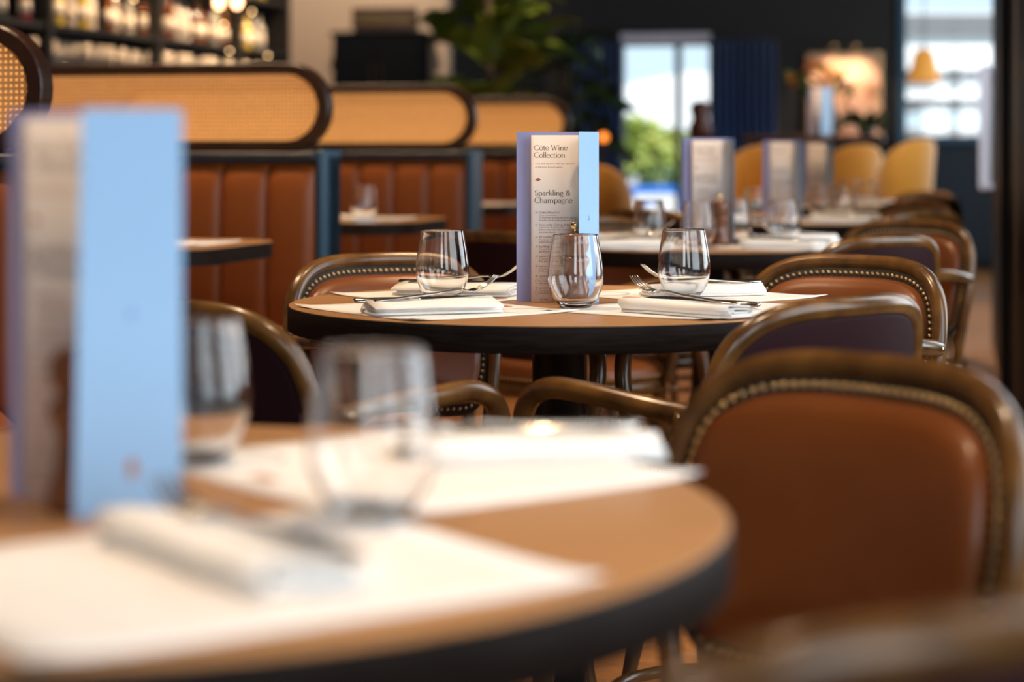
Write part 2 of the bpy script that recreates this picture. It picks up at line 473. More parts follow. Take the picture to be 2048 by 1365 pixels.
# ------------------------------------------------------------------ chairs
def lean(z): return (0.81 - z) * 0.17
def plan(x): return 0.060 * (x / 0.22) ** 2
def back_outline(n=40, inset=0.0):
    pts = []
    zb = 0.485
    for k in range(n + 1):
        t = PI * k / n
        c_, s_ = math.cos(t), math.sin(t)
        x = 0.212 * math.copysign(abs(c_) ** 0.52, c_)
        z = 0.62 + 0.176 * abs(s_) ** 0.58
        pts.append((x, z))
    return pts
def by(x, z): return lean(z) + plan(x)
def make_chair(label):
    root = thing('bentwood_armchair', label, 'chair', group='bentwood armchairs around the round tables')
    top = back_outline(44)
    # frame: hoop down to the seat
    pts = [(0.186, 0.40), (0.192, 0.48), (0.203, 0.55)] + top + [(-0.203, 0.55), (-0.192, 0.48), (-0.186, 0.40)]
    path = [(x, by(x, z), z) for x, z in pts]
    rad = [0.0130 + 0.002 * max(0, min(1, (p[2] - 0.55) / 0.2)) for p in path]
    MB().tube(path, rad, 12).build('back_frame', M['bentwood'], root)
    # upholstered panel
    out = []
    crn = [(0.192 - 0.052 + 0.052 * math.cos(a), 0.492 + 0.052 + 0.052 * math.sin(a)) for a in [math.radians(-90 + 11.25 * k) for k in range(9)]]
    for x, z in crn + [(0.202, 0.58)] + top[1:-1] + [(-0.202, 0.58)] + [(-x, z) for x, z in crn[::-1]]:
        out.append(Vector((x, z)))
    dense = []
    for i in range(len(out)):
        a, b = out[i], out[(i + 1) % len(out)]
        n = max(1, int((b - a).length / 0.02))
        for k in range(n): dense.append(a.lerp(b, k / n))
    ctr = Vector((0, 0.64)); ND = len(dense)
    nrm_in = []
    for i in range(ND):
        t_ = (dense[(i + 1) % ND] - dense[i - 1]).normalized(); q = Vector((-t_.y, t_.x))
        if q.dot(ctr - dense[i]) < 0: q = -q
        nrm_in.append(q)
    def ring(ins, off, s=1.0):
        R = []
        for p, q in zip(dense, nrm_in):
            p2 = p + q * min(ins, 0.032)
            p2 = ctr + (p2 - ctr) * s
            R.append((p2.x, by(p2.x, p2.y) + off, p2.y))
        return R
    fr = [ring(0.004, 0.002), ring(0.010, 0.010), ring(0.027, 0.013), ring(0.030, 0.022), ring(0.040, 0.031), ring(0.045, 0.038, 0.88), ring(0.045, 0.044, 0.70), ring(0.045, 0.047, 0.45), ring(0.045, 0.048, 0.2), ring(0.045, 0.048, 0.03)]
    pan = MB().rings(fr[2:]).build('back_cushion', M['leather'], root)
    MB().rings(fr[:3], cap1=False).build('trim_band', M['gimp'], root)
    MB().rings([ring(0.004, 0.002), ring(0.006, -0.006), ring(0.02, -0.009), ring(0.045, -0.010, 0.6), ring(0.045, -0.010, 0.03)]).build('back_panel', M['leather_back'], root)
    # nail heads around the cushion
    nl = MB(); R = [Vector(p) for p in ring(0.0195, 0.0125)]
    acc = 0.0; step = 0.0118
    def head(mb, p, nrm):
        t = nrm.orthogonal().normalized(); b = nrm.cross(t); vs = []
        for rr, h in ((0.0042, 0.0), (0.0032, 0.0022)):
            for k in range(6): vs.append(p + (t * math.cos(k * PI / 3) + b * math.sin(k * PI / 3)) * rr + nrm * h)
        vs.append(p + nrm * 0.003)
        fs = [(k, (k + 1) % 6, 6 + (k + 1) % 6, 6 + k) for k in range(6)] + [(6 + k, 6 + (k + 1) % 6, 12) for k in range(6)]
        mb.add(vs, fs, True)
    def row(mb, R, nf):
        acc = 0.0
        for i in range(len(R)):
            a, b = R[i], R[(i + 1) % len(R)]; L = (b - a).length
            while acc < L:
                p = a.lerp(b, acc / L); head(mb, p, nf(p)); acc += step
            acc -= L
    row(nl, R, lambda p: Vector((-0.35 * p.x / 0.22, 1, 0.1)).normalized())
    o = nl.build('nailheads', M['nail'], root, fixn=False); o['kind'] = 'stuff'
    # seat
    so = []
    for k in range(48):
        t = 2 * PI * k / 48; c_, s_ = math.cos(t), math.sin(t)
        y = 0.27 + 0.205 * math.copysign(abs(s_) ** 0.75, s_)
        wd = 0.19 + 0.045 * (y - 0.065) / 0.41
        so.append((wd * math.copysign(abs(c_) ** 0.65, c_), y))
    def sr(s, z): return [(x * s, 0.27 + (y - 0.27) * s, z) for x, y in so]
    MB().rings([sr(1.0, 0.435), sr(1.005, 0.452), sr(0.96, 0.470), sr(0.85, 0.481), sr(0.6, 0.487), sr(0.3, 0.488), sr(0.05, 0.488)], cap0=True).build('seat_cushion', M['leather'], root)
    MB().rings([sr(0.96, 0.40), sr(1.015, 0.402), sr(1.03, 0.418), sr(1.015, 0.436), sr(0.95, 0.436)], cap0=True).build('seat_frame', M['bentwood'], root)
    sn = MB(); row(sn, [Vector(p) for p in sr(1.01, 0.447)], lambda p: Vector((p.x, p.y - 0.27, 0)).normalized())
    o = sn.build('nailheads', M['nail'], root, fixn=False); o['kind'] = 'stuff'
    # legs
    for sx in (-1, 1):
        MB().tube(cat_rom([(0.186 * sx, by(0.186, 0.40), 0.42), (0.185 * sx, 0.10, 0.30), (0.19 * sx, 0.06, 0.14), (0.20 * sx, 0.0, 0.0)], 5), [0.016] * 8 + [0.015] * 4 + [0.0135] * 4, 10).build('leg', M['bentwood'], root)
        MB().tube(cat_rom([(0.185 * sx, 0.41, 0.425), (0.185 * sx, 0.425, 0.30), (0.19 * sx, 0.44, 0.15), (0.205 * sx, 0.47, 0.0)], 5), [0.0165] * 8 + [0.015] * 4 + [0.0135] * 4, 10).build('leg', M['bentwood'], root)
        ap = cat_rom([(0.217 * sx, by(0.217, 0.655) + 0.012, 0.655), (0.238 * sx, 0.17, 0.663), (0.252 * sx, 0.27, 0.674), (0.254 * sx, 0.345, 0.674), (0.250 * sx, 0.395, 0.648), (0.243 * sx, 0.412, 0.59), (0.232 * sx, 0.405, 0.51), (0.222 * sx, 0.39, 0.425)], 6)
        arm = MB().tube(ap, 0.0155, 12).build('arm', M['bentwood'], root)
        sp = Vector((0.236 * sx, by(0.217, 0.655) + 0.03, 0.655))
        q = MB().lathe([(0.0, 0.003), (0.005, 0.003), (0.0065, 0.0)], 12).build('screw', M['brass'], arm)
        q.location = sp; q.rotation_euler = (0, sx * PI / 2, 0)
    hoop = [(0.165 * math.cos(a), 0.23 + 0.185 * math.sin(a), 0.215) for a in [2 * PI * k / 40 for k in range(40)]]
    MB().tube(hoop, 0.0095, 8, closed=True).build('stretcher', M['bentwood'], root)
    return root

T = [(-0.30, 1.47), (0.08, 3.45), (0.53, 5.55), (0.977, 7.4), (1.38, 9.25)]
def facing(dx, dy): return math.atan2(dy, dx) - PI / 2
chairs = [
    # x, y, facing vector, label
    (0.362, 1.99, (-0.77, -0.64), 'large leather front of the armless chair filling the lower right'),
    (0.225, 0.905, (-0.50, 0.866), 'armchair of which only the blurred varnished top rail shows at the bottom right'),
    (0.470, 2.78, (-0.66, 0.75), 'armchair seen from behind, pushed to the right of the sharp table, dark aubergine back'),
    (0.655, 3.85, (-0.66, -0.75), 'armchair beyond the sharp table with golden brown studded leather front'),
    (-0.262, 3.93, (0.50, -0.866), 'studded leather armchair behind the left napkins of the sharp table'),
    (-0.470, 2.74, (0.66, 0.75), 'armchair seen from behind at left, its hoop half hidden by the blue menu flap'),
    (0.880, 4.72, (-0.58, 0.815), 'armchair seen from behind at the second table, right of its white napkins'),
    (1.145, 5.80, (-0.66, -0.75), 'armchair facing us beyond the second table, brown studded leather'),
    (0.22, 6.05, (0.50, -0.86), 'studded armchair at the left of the second table, behind the wine menu'),
    (-0.04, 4.95, (0.66, 0.75), 'armchair with an orange lit top rail just left of the sharp wine menu'),
    (1.335, 6.55, (-0.58, 0.815), 'armchair seen from behind at the third table, pale highlight on its rail'),
    (1.56, 7.80, (-0.80, -0.60), 'armchair facing us beyond the third table'),
    (1.74, 8.40, (-0.58, 0.815), 'armchair seen from behind at the farthest round table'),
    (1.96, 9.60, (-0.80, -0.60), 'armchair facing us beyond the farthest round table, bright rail'),
    (0.42, 6.75, (0.66, 0.75), 'armchair seen from behind at the left of the third table'),
]
c0 = None
for x, y, (fx, fy), lab in chairs:
    if c0 is None:
        c0 = make_chair(lab); KIDS.update({}); c0.location = (x, y, 0); c0.rotation_euler = (0, 0, facing(fx, fy))
    else:
        dup(c0, (x, y, 0), facing(fx, fy), lab)

# the chair nearest the lens shows no arms
c0.name = 'bentwood_chair'
for arm in [ch for ch in c0.children if ch.name.startswith('arm')]:
    for scr in list(arm.children): bpy.data.objects.remove(scr)
    bpy.data.objects.remove(arm)

# ------------------------------------------------------------------ round tables
TZ = 0.75
def make_table(label):
    r = thing('round_table', label, 'table', group='round pedestal tables')
    R = 0.455
    top = MB().lathe([(0.0, 0.0), (R - 0.003, 0.0), (R - 0.001, -0.001)], 128).build('table_top', M['table'], r)
    top.location = (0, 0, TZ)
    ed = MB().lathe([(R - 0.001, TZ - 0.001), (R, TZ - 0.003), (R, TZ - 0.040), (R - 0.003, TZ - 0.042), (0.0, TZ - 0.042)], 128).build('table_edge', M['table_edge'], r)
    MB().lathe([(0.12, TZ - 0.042), (0.12, TZ - 0.05), (0.046, TZ - 0.052), (0.046, 0.03)], 32).build('pedestal', M['black_metal'], r)
    MB().lathe([(0.0, 0.0), (0.175, 0.0), (0.175, 0.012), (0.05, 0.03), (0.0, 0.03)], 48).build('base', M['black_metal'], r)
    return r
tl = ['blurred round dark wood table in the foreground with white placemats',
      'round dark wood table in sharp focus in the middle of the picture',
      'second round table behind the sharp one, with its own menu and pepper mill',
      'third round table down the row, with a pale blue menu',
      'farthest round table of the row, beside the mustard stools']
t0 = make_table(tl[0]); t0.location = (*T[0], 0)
tabs = [t0] + [dup(t0, (*T[i], 0), 0.7 * i, tl[i]) for i in range(1, 5)]

# ------------------------------------------------------------------ table setting pieces
def make_mat(label):
    W, D = 0.36, 0.315
    mb = MB(); vs = []; fs = []
    nx, ny = 12, 10
    for side in (0, 1):
        for j in range(ny + 1):
            for i in range(nx + 1):
                x = (i / nx - 0.5) * W; y = (j / ny - 0.5) * D
                e = max(abs(x) / (W / 2), abs(y) / (D / 2))
                cn = (abs(x) / (W / 2)) * (abs(y) / (D / 2))
                vs.append((x, y, 0.0005 + 0.0045 * cn ** 6 + (0.0007 if side else 0)))
    N = (nx + 1) * (ny + 1)
    for j in range(ny):
        for i in range(nx):
            a = j * (nx + 1) + i
            fs.append((a, a + nx + 1, a + nx + 2, a + 1)); fs.append((N + a, N + a + 1, N + a + nx + 2, N + a + nx + 1))
    for i in range(nx):
        for a in (i, ny * (nx + 1) + i): fs.append((a, a + 1, N + a + 1, N + a))
    for j in range(ny):
        for a in (j * (nx + 1), j * (nx + 1) + nx): fs.append((a, a + nx + 1, N + a + nx + 1, N + a))
    mb.add(vs, fs, True)
    r = mb.build('placemat', M['mat_paper']); tag(r, label, 'placemat', 'paper placemats')
    MB().box((0.02, D / 2 - 0.035, 0.0015), (0.03, 0.014, 0.0006)).build('printed_logo', M['copper_ink'], r)
    ring = []
    pr = MB().lathe([(0.049, 0.0013), (0.049, 0.0017), (0.053, 0.0017), (0.053, 0.0013)], 48, c=(0.125, D / 2 - 0.055, 0.0), closed=True).build('printed_ring', M['grey_ink'], r)
    return r
def make_napkin(label):
    path = []
    path += [(0.020, 0.0078), (-0.012, 0.0076)]
    for k in range(1, 7):
        a = math.radians(270 - 30 * k); path.append((-0.012 + 0.0032 * math.cos(a), 0.0108 + 0.0032 * math.sin(a)))
    path += [(0.012, 0.0135), (0.022, 0.0125)]
    for k in range(0, 7):
        a = math.radians(90 - 30 * k); path.append((0.024 + 0.0042 * math.cos(a), 0.0082 + 0.0042 * math.sin(a)))
    path += [(0.0, 0.0042), (-0.026, 0.0042)]
    for k in range(1, 7):
        a = math.radians(270 - 30 * k); path.append((-0.026 + 0.0072 * math.cos(a), 0.0114 + 0.0072 * math.sin(a)))
    path += [(-0.012, 0.0192), (0.005, 0.0178), (0.022, 0.0168), (0.038, 0.0135), (0.050, 0.011)]
    # lowest fold
    def wob(p, y): return Vector((0.003 * math.sin(y * 30), 0.004 * math.sin(p.x * 60 + p.y * 200), 0.0016 * math.sin(y * 26 + p.x * 40) * (p.y / 0.02) + 0.0))
    r = thing('napkin', label, 'napkin', group='folded linen napkins')
    MB().sheet(path, 0.0030, -0.105, 0.105, 9, wob).build('folded_cloth', M['linen'], r)
    MB().sheet([(-0.034, 0.0022), (0.0, 0.0020), (0.043, 0.0020)], 0.0032, -0.108, 0.102, 9, lambda p, y: Vector((0.003 * math.sin(y * 25), 0, 0))).build('lower_fold', M['linen'], r)
    return r
def make_fork(label):
    r = thing('fork', label, 'fork', group='steel table forks')
    hs = [(-0.105, 0.0, 0.0062), (-0.10, 0.0004, 0.0085), (-0.06, 0.001, 0.0072), (0.0, 0.002, 0.0044), (0.03, 0.0045, 0.0034), (0.045, 0.004, 0.0060), (0.051, 0.0016, 0.0112), (0.058, 0.0012, 0.0125)]
    R = []
    for y, z, wd in hs:
        th = 0.0021
        R.append([(wd * math.cos(a), y, z + th * math.sin(a)) for a in [2 * PI * k / 12 for k in range(12)]])
    MB().rings(R, cap0=True).build('handle', M['steel'], r)
    for k in range(4):
        x = (k - 1.5) * 0.0066
        MB().tube([(x, 0.056, 0.0008), (x, 0.072, 0.0038), (x * 0.98, 0.087, 0.0110), (x * 0.95, 0.098, 0.0190), (x * 0.94, 0.102, 0.0225)], [0.0021, 0.0019, 0.0016, 0.0012, 0.0007], 8).build('tine', M['steel'], r)
    return r
def make_knife(label):
    r = thing('knife', label, 'knife', group='steel table knives')
    R = []
    for y, wd, th in ((-0.11, 0.003, 0.002), (-0.107, 0.0068, 0.0036), (-0.06, 0.0065, 0.0036), (-0.005, 0.0055, 0.0032), (0.0, 0.004, 0.0024)):
        R.append([(wd * math.cos(a), y, 0.0036 + th * math.sin(a)) for a in [2 * PI * k / 12 for k in range(12)]])
    MB().rings(R, cap0=True).build('handle', M['steel'], r)
    poly = [(-0.0055, 0.0), (0.006, 0.0), (0.0085, 0.03), (0.0085, 0.075), (0.004, 0.10), (-0.0035, 0.113), (-0.006, 0.08)]
    MB().prism(poly, 0.0030, 0.0046).build('blade', M['steel'], r)
    return r
def make_glass(label):
    out = [(0.0, 0.0), (0.020, 0.0), (0.0245, 0.0012), (0.031, 0.008), (0.0385, 0.020), (0.0436, 0.034), (0.0455, 0.047), (0.0450, 0.062), (0.0425, 0.082), (0.0390, 0.103), (0.0365, 0.118)]
    inn = [(0.0355, 0.1186), (0.0352, 0.1175), (0.0377, 0.103), (0.0412, 0.082), (0.0436, 0.062), (0.0440, 0.047), (0.0420, 0.035), (0.0362, 0.0215), (0.028, 0.0100), (0.016, 0.0060), (0.0, 0.0052)]
    def sm(p):
        q = cat_rom([(a, b, 0) for a, b in p], 4); return [(max(0.0, v.x), v.y) for v in q]
    mb = MB().lathe(sm(out) + [(0.0362, 0.1186)] + sm(inn), 48)
    o = mb.build('stemless_glass', M['glass'])
    bm = bmesh.new(); bm.from_mesh(o.data); bmesh.ops.remove_doubles(bm, verts=bm.verts, dist=1e-6); bmesh.ops.recalc_face_normals(bm, faces=bm.faces); bm.to_mesh(o.data); bm.free()
    for p in o.data.polygons: p.use_smooth = True
    return tag(o, label, 'glass', 'stemless wine glasses')
def make_mill(label):
    r = thing('pepper_mill', label, 'pepper mill', group='wooden pepper mills')
    MB().lathe([(0.0, 0.0), (0.027, 0.0), (0.028, 0.004), (0.028, 0.016), (0.025, 0.022), (0.0215, 0.034), (0.0205, 0.048), (0.022, 0.060), (0.0265, 0.068), (0.027, 0.074), (0.024, 0.079), (0.0, 0.079)], 32).build('body', M['mill'], r)
    MB().lathe([(0.0, 0.079), (0.022, 0.079), (0.0205, 0.084), (0.024, 0.090), (0.0265, 0.100), (0.0255, 0.110), (0.018, 0.117), (0.006, 0.120), (0.0, 0.120)], 32).build('head', M['mill'], r)
    MB().lathe([(0.0, 0.119), (0.0055, 0.119), (0.0055, 0.123), (0.0045, 0.125), (0.008, 0.129), (0.0085, 0.133), (0.007, 0.136), (0.0, 0.137)], 20).build('knob', M['brass'], r)
    return r
PROTO = {}
MAKE = {'placemat': make_mat, 'napkin': make_napkin, 'fork': make_fork, 'knife': make_knife, 'glass': make_glass, 'mill': make_mill}
def put(kind, x, y, z, rz, label, rot=None):
    if kind not in PROTO:
        o = PROTO[kind] = MAKE[kind](label)
    else:
        o = copy_tree(PROTO[kind]); o['label'] = label
    o.location = (x, y, z); o.rotation_euler = rot if rot else (0, 0, rz)
    return o
def ang(dx, dy): return math.atan2(dy, dx) - PI / 2   # local +y along (dx, dy)
def setting(cx, cy, mx, my, md, nx, ny, nd, lab, mats=True, flip=1, tilt=0.07, knife=True):
    """one place: mat (its +y towards the table centre), napkin, fork, knife"""
    if mats: put('placemat', cx + mx, cy + my, TZ, ang(*md), 'white paper placemat ' + lab)
    a = ang(*nd)
    put('napkin', cx + nx, cy + ny, TZ + 0.0022, a, 'folded white linen napkin ' + lab)
    L = math.hypot(*nd); ux, uy = nd[0] / L, nd[1] / L; px, py = uy * flip, -ux * flip
    f = put('fork', cx + nx + ux * 0.010 + px * 0.008, cy + ny + uy * 0.010 + py * 0.008, TZ + 0.0285, 0, 'steel fork on the napkin ' + lab)
    f.rotation_euler = (Matrix.Rotation(a, 3, 'Z') @ Matrix.Rotation(tilt, 3, 'X')).to_euler()
    if knife:
        k = put('knife', cx + nx - ux * 0.012 + px * 0.026, cy + ny - uy * 0.012 + py * 0.026, TZ + 0.0185, 0, 'steel knife on the napkin ' + lab)
        k.rotation_euler = (Matrix.Rotation(a, 3, 'Z') @ Matrix.Rotation(0.35 * flip * -1, 3, 'Y')).to_euler()

# T1: the sharp table
c1 = T[1]
setting(*c1, -0.205, -0.145, (0.81, 0.58), -0.205, -0.225, (0.93, 0.36), 'at the front left of the sharp table', flip=-1)
setting(*c1, 0.200, -0.135, (-0.80, 0.60), 0.190, -0.265, (-0.75, 0.66), 'at the front right of the sharp table')
setting(*c1, -0.165, 0.180, (0.62, -0.78), -0.175, 0.165, (0.95, -0.30), 'at the back left of the sharp table', flip=-1)
setting(*c1, 0.235, 0.165, (-0.78, -0.62), 0.255, 0.150, (-0.96, -0.30), 'at the back right of the sharp table')
put('glass', -0.119, 3.50, TZ + 0.0018, 0.3, 'stemless wine glass at the left of the sharp table, before a studded chair')
put('glass', 0.103, 3.325, TZ + 0.0018, 1.3, 'stemless wine glass directly in front of the sharp wine menu')
put('glass', 0.297, 3.54, TZ + 0.0018, 2.3, 'stemless wine glass at the right of the sharp table')
put('mill', 0.105, 3.435, TZ, 0, 'wooden pepper mill with a brass knob, behind the middle wine glass')
# T0: foreground table
put('placemat', -0.181, 1.252, TZ, ang(-0.557, 0.83), 'white paper placemat nearest the lens at the lower left')
put('placemat', -0.084, 1.664, TZ, ang(-0.80, -0.60), 'white paper placemat at the far side of the foreground table')
put('napkin', -0.180, 1.275, TZ + 0.0022, ang(-0.61, 0.79), 'folded white napkin nearest the lens at the lower left')
f = put('fork', -0.166, 1.268, TZ + 0.0275, 0, 'blurred steel fork on the nearest napkin')
f.rotation_euler = (Matrix.Rotation(ang(-0.61, 0.79), 3, 'Z') @ Matrix.Rotation(-0.05, 3, 'X')).to_euler()
k_ = put('knife', -0.152, 1.275, TZ + 0.0185, ang(-0.61, 0.79), 'blurred steel knife on the nearest napkin')
put('napkin', 0.015, 1.70, TZ + 0.0022, ang(-0.97, -0.24), 'folded white napkin on the far side of the foreground table')
put('fork', 0.005, 1.705, TZ + 0.0285, ang(-0.97, -0.24), 'steel fork on the far napkin of the foreground table')
put('knife', 0.0, 1.728, TZ + 0.0185, ang(-0.97, -0.24), 'steel knife on the far napkin of the foreground table')
put('glass', -0.098, 1.435, TZ + 0.0018, 0.4, 'large blurred stemless glass in the foreground')
put('glass', -0.262, 1.69, TZ + 0.0018, 1.4, 'blurred stemless glass right beside the blue menu flap')
put('mill', -0.306, 1.472, TZ, 0, 'dark wooden pepper mill half hidden by the foreground menu flap')
# T2
c2 = T[2]
setting(*c2, -0.21, -0.14, (0.79, 0.60), -0.24, -0.21, (0.93, 0.36), 'at the front left of the second table', flip=-1)
setting(*c2, 0.20, -0.17, (-0.80, 0.60), 0.17, -0.24, (-0.95, 0.30), 'at the front right of the second table')
setting(*c2, -0.19, 0.18, (0.62, -0.78), -0.19, 0.17, (0.95, -0.30), 'at the back left of the second table', flip=-1)
setting(*c2, 0.22, 0.17, (-0.78, -0.62), 0.26, 0.10, (-0.96, -0.30), 'at the back right of the second table')
for x, y, l in ((0.372, 5.55, 'stemless wine glass at the left of the second table'), (0.487, 5.36, 'stemless wine glass in front of the menu on the second table'),
                (0.612, 5.62, 'stemless wine glass just right of the menu on the second table'), (0.740, 5.58, 'stemless wine glass at the right of the second table, before the pale menu')):
    put('glass', x, y, TZ + 0.0018, random.random(), l)
put('mill', 0.560, 5.53, TZ, 0, 'wooden pepper mill before the menu on the second table')
for i, nm in ((3, 'third'), (4, 'farthest')):
    cx, cy = T[i]
    setting(cx, cy, -0.21, -0.14, (0.79, 0.60), -0.24, -0.21, (0.93, 0.36), 'at the front left of the %s round table' % nm, flip=-1)
    setting(cx, cy, 0.20, -0.17, (-0.80, 0.60), 0.17, -0.24, (-0.95, 0.30), 'at the front right of the %s round table' % nm)
    setting(cx, cy, 0.22, 0.17, (-0.78, -0.62), 0.26, 0.10, (-0.96, -0.30), 'at the back right of the %s round table' % nm)
    for dx, dy, l in ((0.16, 0.12, 'right rear'), (0.20, -0.10, 'right front'), (-0.12, -0.18, 'left front')):
        put('glass', cx + dx, cy + dy, TZ + 0.0018, random.random(), 'stemless wine glass at the %s of the %s round table' % (l, nm))

# ------------------------------------------------------------------ menus
# roman capitals and small letters drawn with a broad pen
def _arc(cx, cy, rx, ry, a0, a1, n=18):
    return [(cx + rx * math.cos(math.radians(a0 + (a1 - a0) * k / n)), cy + ry * math.sin(math.radians(a0 + (a1 - a0) * k / n))) for k in range(n + 1)]
TH, TN = 0.084, 0.026
def serif(x, y, l=0.085): return ('w', [(x - l, y), (x + l, y)], TN)
def stem_(x, y0, y1): return ('w', [(x, y0), (x, y1)], TH)
G = {
    'C': (0.70, [('p', _arc(0.36, 0.35, 0.31, 0.36, 42, 318, 28)), ('w', [(0.595, 0.60), (0.605, 0.70)], 0.03), ('w', [(0.60, 0.02), (0.61, 0.13)], 0.025)]),
    'o': (0.50, [('p', _arc(0.25, 0.23, 0.205, 0.235, 0, 360, 28))]),
    't': (0.32, [('p', [(0.13, 0.60), (0.13, 0.09)] + _arc(0.215, 0.09, 0.085, 0.085, 180, 310, 10)), ('w', [(0.02, 0.45), (0.27, 0.45)], 0.03)]),
    'e': (0.46, [('p', _arc(0.235, 0.23, 0.195, 0.235, 8, 322, 26)), ('w', [(0.05, 0.262), (0.425, 0.262)], 0.026)]),
    'W': (0.98, [('w', [(0.08, 0.7), (0.30, 0.0)], TH), ('w', [(0.30, 0.0), (0.50, 0.68)], 0.03), ('w', [(0.44, 0.7), (0.66, 0.0)], TH), ('w', [(0.66, 0.0), (0.88, 0.7)], 0.03), serif(0.08, 0.69), serif(0.89, 0.69, 0.07)]),
    'i': (0.24, [stem_(0.12, 0, 0.45), serif(0.12, 0.013), ('w', [(0.03, 0.445), (0.12, 0.445)], 0.03), ('d', (0.12, 0.63), 0.055)]),
    'n': (0.56, [stem_(0.12, 0, 0.45), serif(0.12, 0.013), ('w', [(0.03, 0.445), (0.12, 0.445)], 0.03), ('p', _arc(0.285, 0.28, 0.145, 0.17, 165, 0, 14) + [(0.43, 0.0)]), serif(0.43, 0.013)]),
    'l': (0.24, [stem_(0.12, 0, 0.74), serif(0.12, 0.013), ('w', [(0.03, 0.735), (0.12, 0.735)], 0.03)]),
    'c': (0.43, [('p', _arc(0.24, 0.23, 0.195, 0.235, 48, 318, 24)), ('d', (0.365, 0.385), 0.045)]),
    'S': (0.50, [('p', _arc(0.245, 0.535, 0.165, 0.175, 35, 225, 16) + [(0.24, 0.36)] + _arc(0.245, 0.17, 0.18, 0.18, 45, -150, 18)), ('w', [(0.395, 0.58), (0.40, 0.69)], 0.026), ('w', [(0.075, 0.02), (0.08, 0.13)], 0.026)]),
    'p': (0.54, [stem_(0.12, -0.22, 0.45), serif(0.12, -0.207), ('w', [(0.03, 0.445), (0.12, 0.445)], 0.03), ('p', _arc(0.29, 0.23, 0.195, 0.235, 155, -155, 26))]),
    'a': (0.46, [('p', _arc(0.21, 0.31, 0.14, 0.155, 150, 0, 12) + [(0.35, 0.0)]), ('p', [(0.35, 0.26)] + _arc(0.19, 0.135, 0.135, 0.13, 80, 330, 16)), ('w', [(0.35, 0.02), (0.42, 0.012)], 0.03)]),
    'r': (0.37, [stem_(0.12, 0, 0.45), serif(0.12, 0.013), ('w', [(0.03, 0.445), (0.12, 0.445)], 0.03), ('p', _arc(0.27, 0.30, 0.13, 0.155, 165, 60, 10)), ('d', (0.325, 0.415), 0.045)]),
    'k': (0.51, [stem_(0.12, 0, 0.74), serif(0.12, 0.013), ('w', [(0.03, 0.735), (0.12, 0.735)], 0.03), ('w', [(0.13, 0.19), (0.38, 0.44)], 0.028), ('w', [(0.21, 0.27), (0.43, 0.0)], 0.075), serif(0.38, 0.44, 0.06), serif(0.44, 0.013, 0.06)]),
    'g': (0.47, [('p', _arc(0.21, 0.295, 0.15, 0.165, 0, 360, 22)), ('p', [(0.13, 0.15), (0.09, 0.08), (0.14, 0.03), (0.28, 0.02)] + _arc(0.22, -0.10, 0.19, 0.11, 70, -250, 22)), ('w', [(0.32, 0.40), (0.42, 0.44)], 0.035)]),
    '&': (0.72, [('p', _arc(0.30, 0.555, 0.135, 0.15, -60, 230, 20) + [(0.58, 0.0)]), ('p', [(0.36, 0.44), (0.17, 0.33)] + _arc(0.27, 0.175, 0.205, 0.18, 130, 310, 14) + [(0.58, 0.34)]), serif(0.60, 0.36, 0.07), serif(0.60, 0.013, 0.06)]),
    'h': (0.56, [stem_(0.12, 0, 0.74), serif(0.12, 0.013), ('w', [(0.03, 0.735), (0.12, 0.735)], 0.03), ('p', _arc(0.285, 0.28, 0.145, 0.17, 165, 0, 14) + [(0.43, 0.0)]), serif(0.43, 0.013)]),
    'm': (0.86, [stem_(0.12, 0, 0.45), serif(0.12, 0.013), ('w', [(0.03, 0.445), (0.12, 0.445)], 0.03), ('p', _arc(0.275, 0.28, 0.14, 0.17, 165, 0, 14) + [(0.415, 0.0)]), serif(0.415, 0.013), ('p', _arc(0.57, 0.28, 0.145, 0.17, 165, 0, 14) + [(0.715, 0.0)]), serif(0.715, 0.013)]),
    ' ': (0.26, []),
}
G['\u00f4'] = (0.50, G['o'][1] + [('w', [(0.13, 0.55), (0.25, 0.67)], 0.035), ('w', [(0.25, 0.67), (0.37, 0.55)], 0.035)])
def roman(mb, text, x, z, size, y):
    for ch in text:
        adv, st = G[ch]
        for s_ in st:
            if s_[0] == 'd':
                cx, cz = s_[1]; r = s_[2]
                poly = [(x + (cx + r * math.cos(a)) * size, y, z + (cz + r * math.sin(a)) * size) for a in [2 * PI * k / 10 for k in range(10)]]
                mb.add(poly, [tuple(range(10))]); continue
            pts = s_[1]; n = len(pts); L, R = [], []
            for i in range(n):
                a, b = pts[max(i - 1, 0)], pts[min(i + 1, n - 1)]
                dx, dy = b[0] - a[0], b[1] - a[1]; l = math.hypot(dx, dy) or 1; dx /= l; dy /= l
                wd = s_[2] if s_[0] == 'w' else TN + (TH - TN) * abs(dy) ** 1.4
                nx, nz = -dy * wd / 2, dx * wd / 2
                L.append((x + (pts[i][0] + nx) * size, y, z + (pts[i][1] + nz) * size)); R.append((x + (pts[i][0] - nx) * size, y, z + (pts[i][1] - nz) * size))
            for i in range(n - 1): mb.add([L[i], L[i + 1], R[i + 1], R[i]], [(0, 1, 2, 3)])
        x += adv * size
    return x
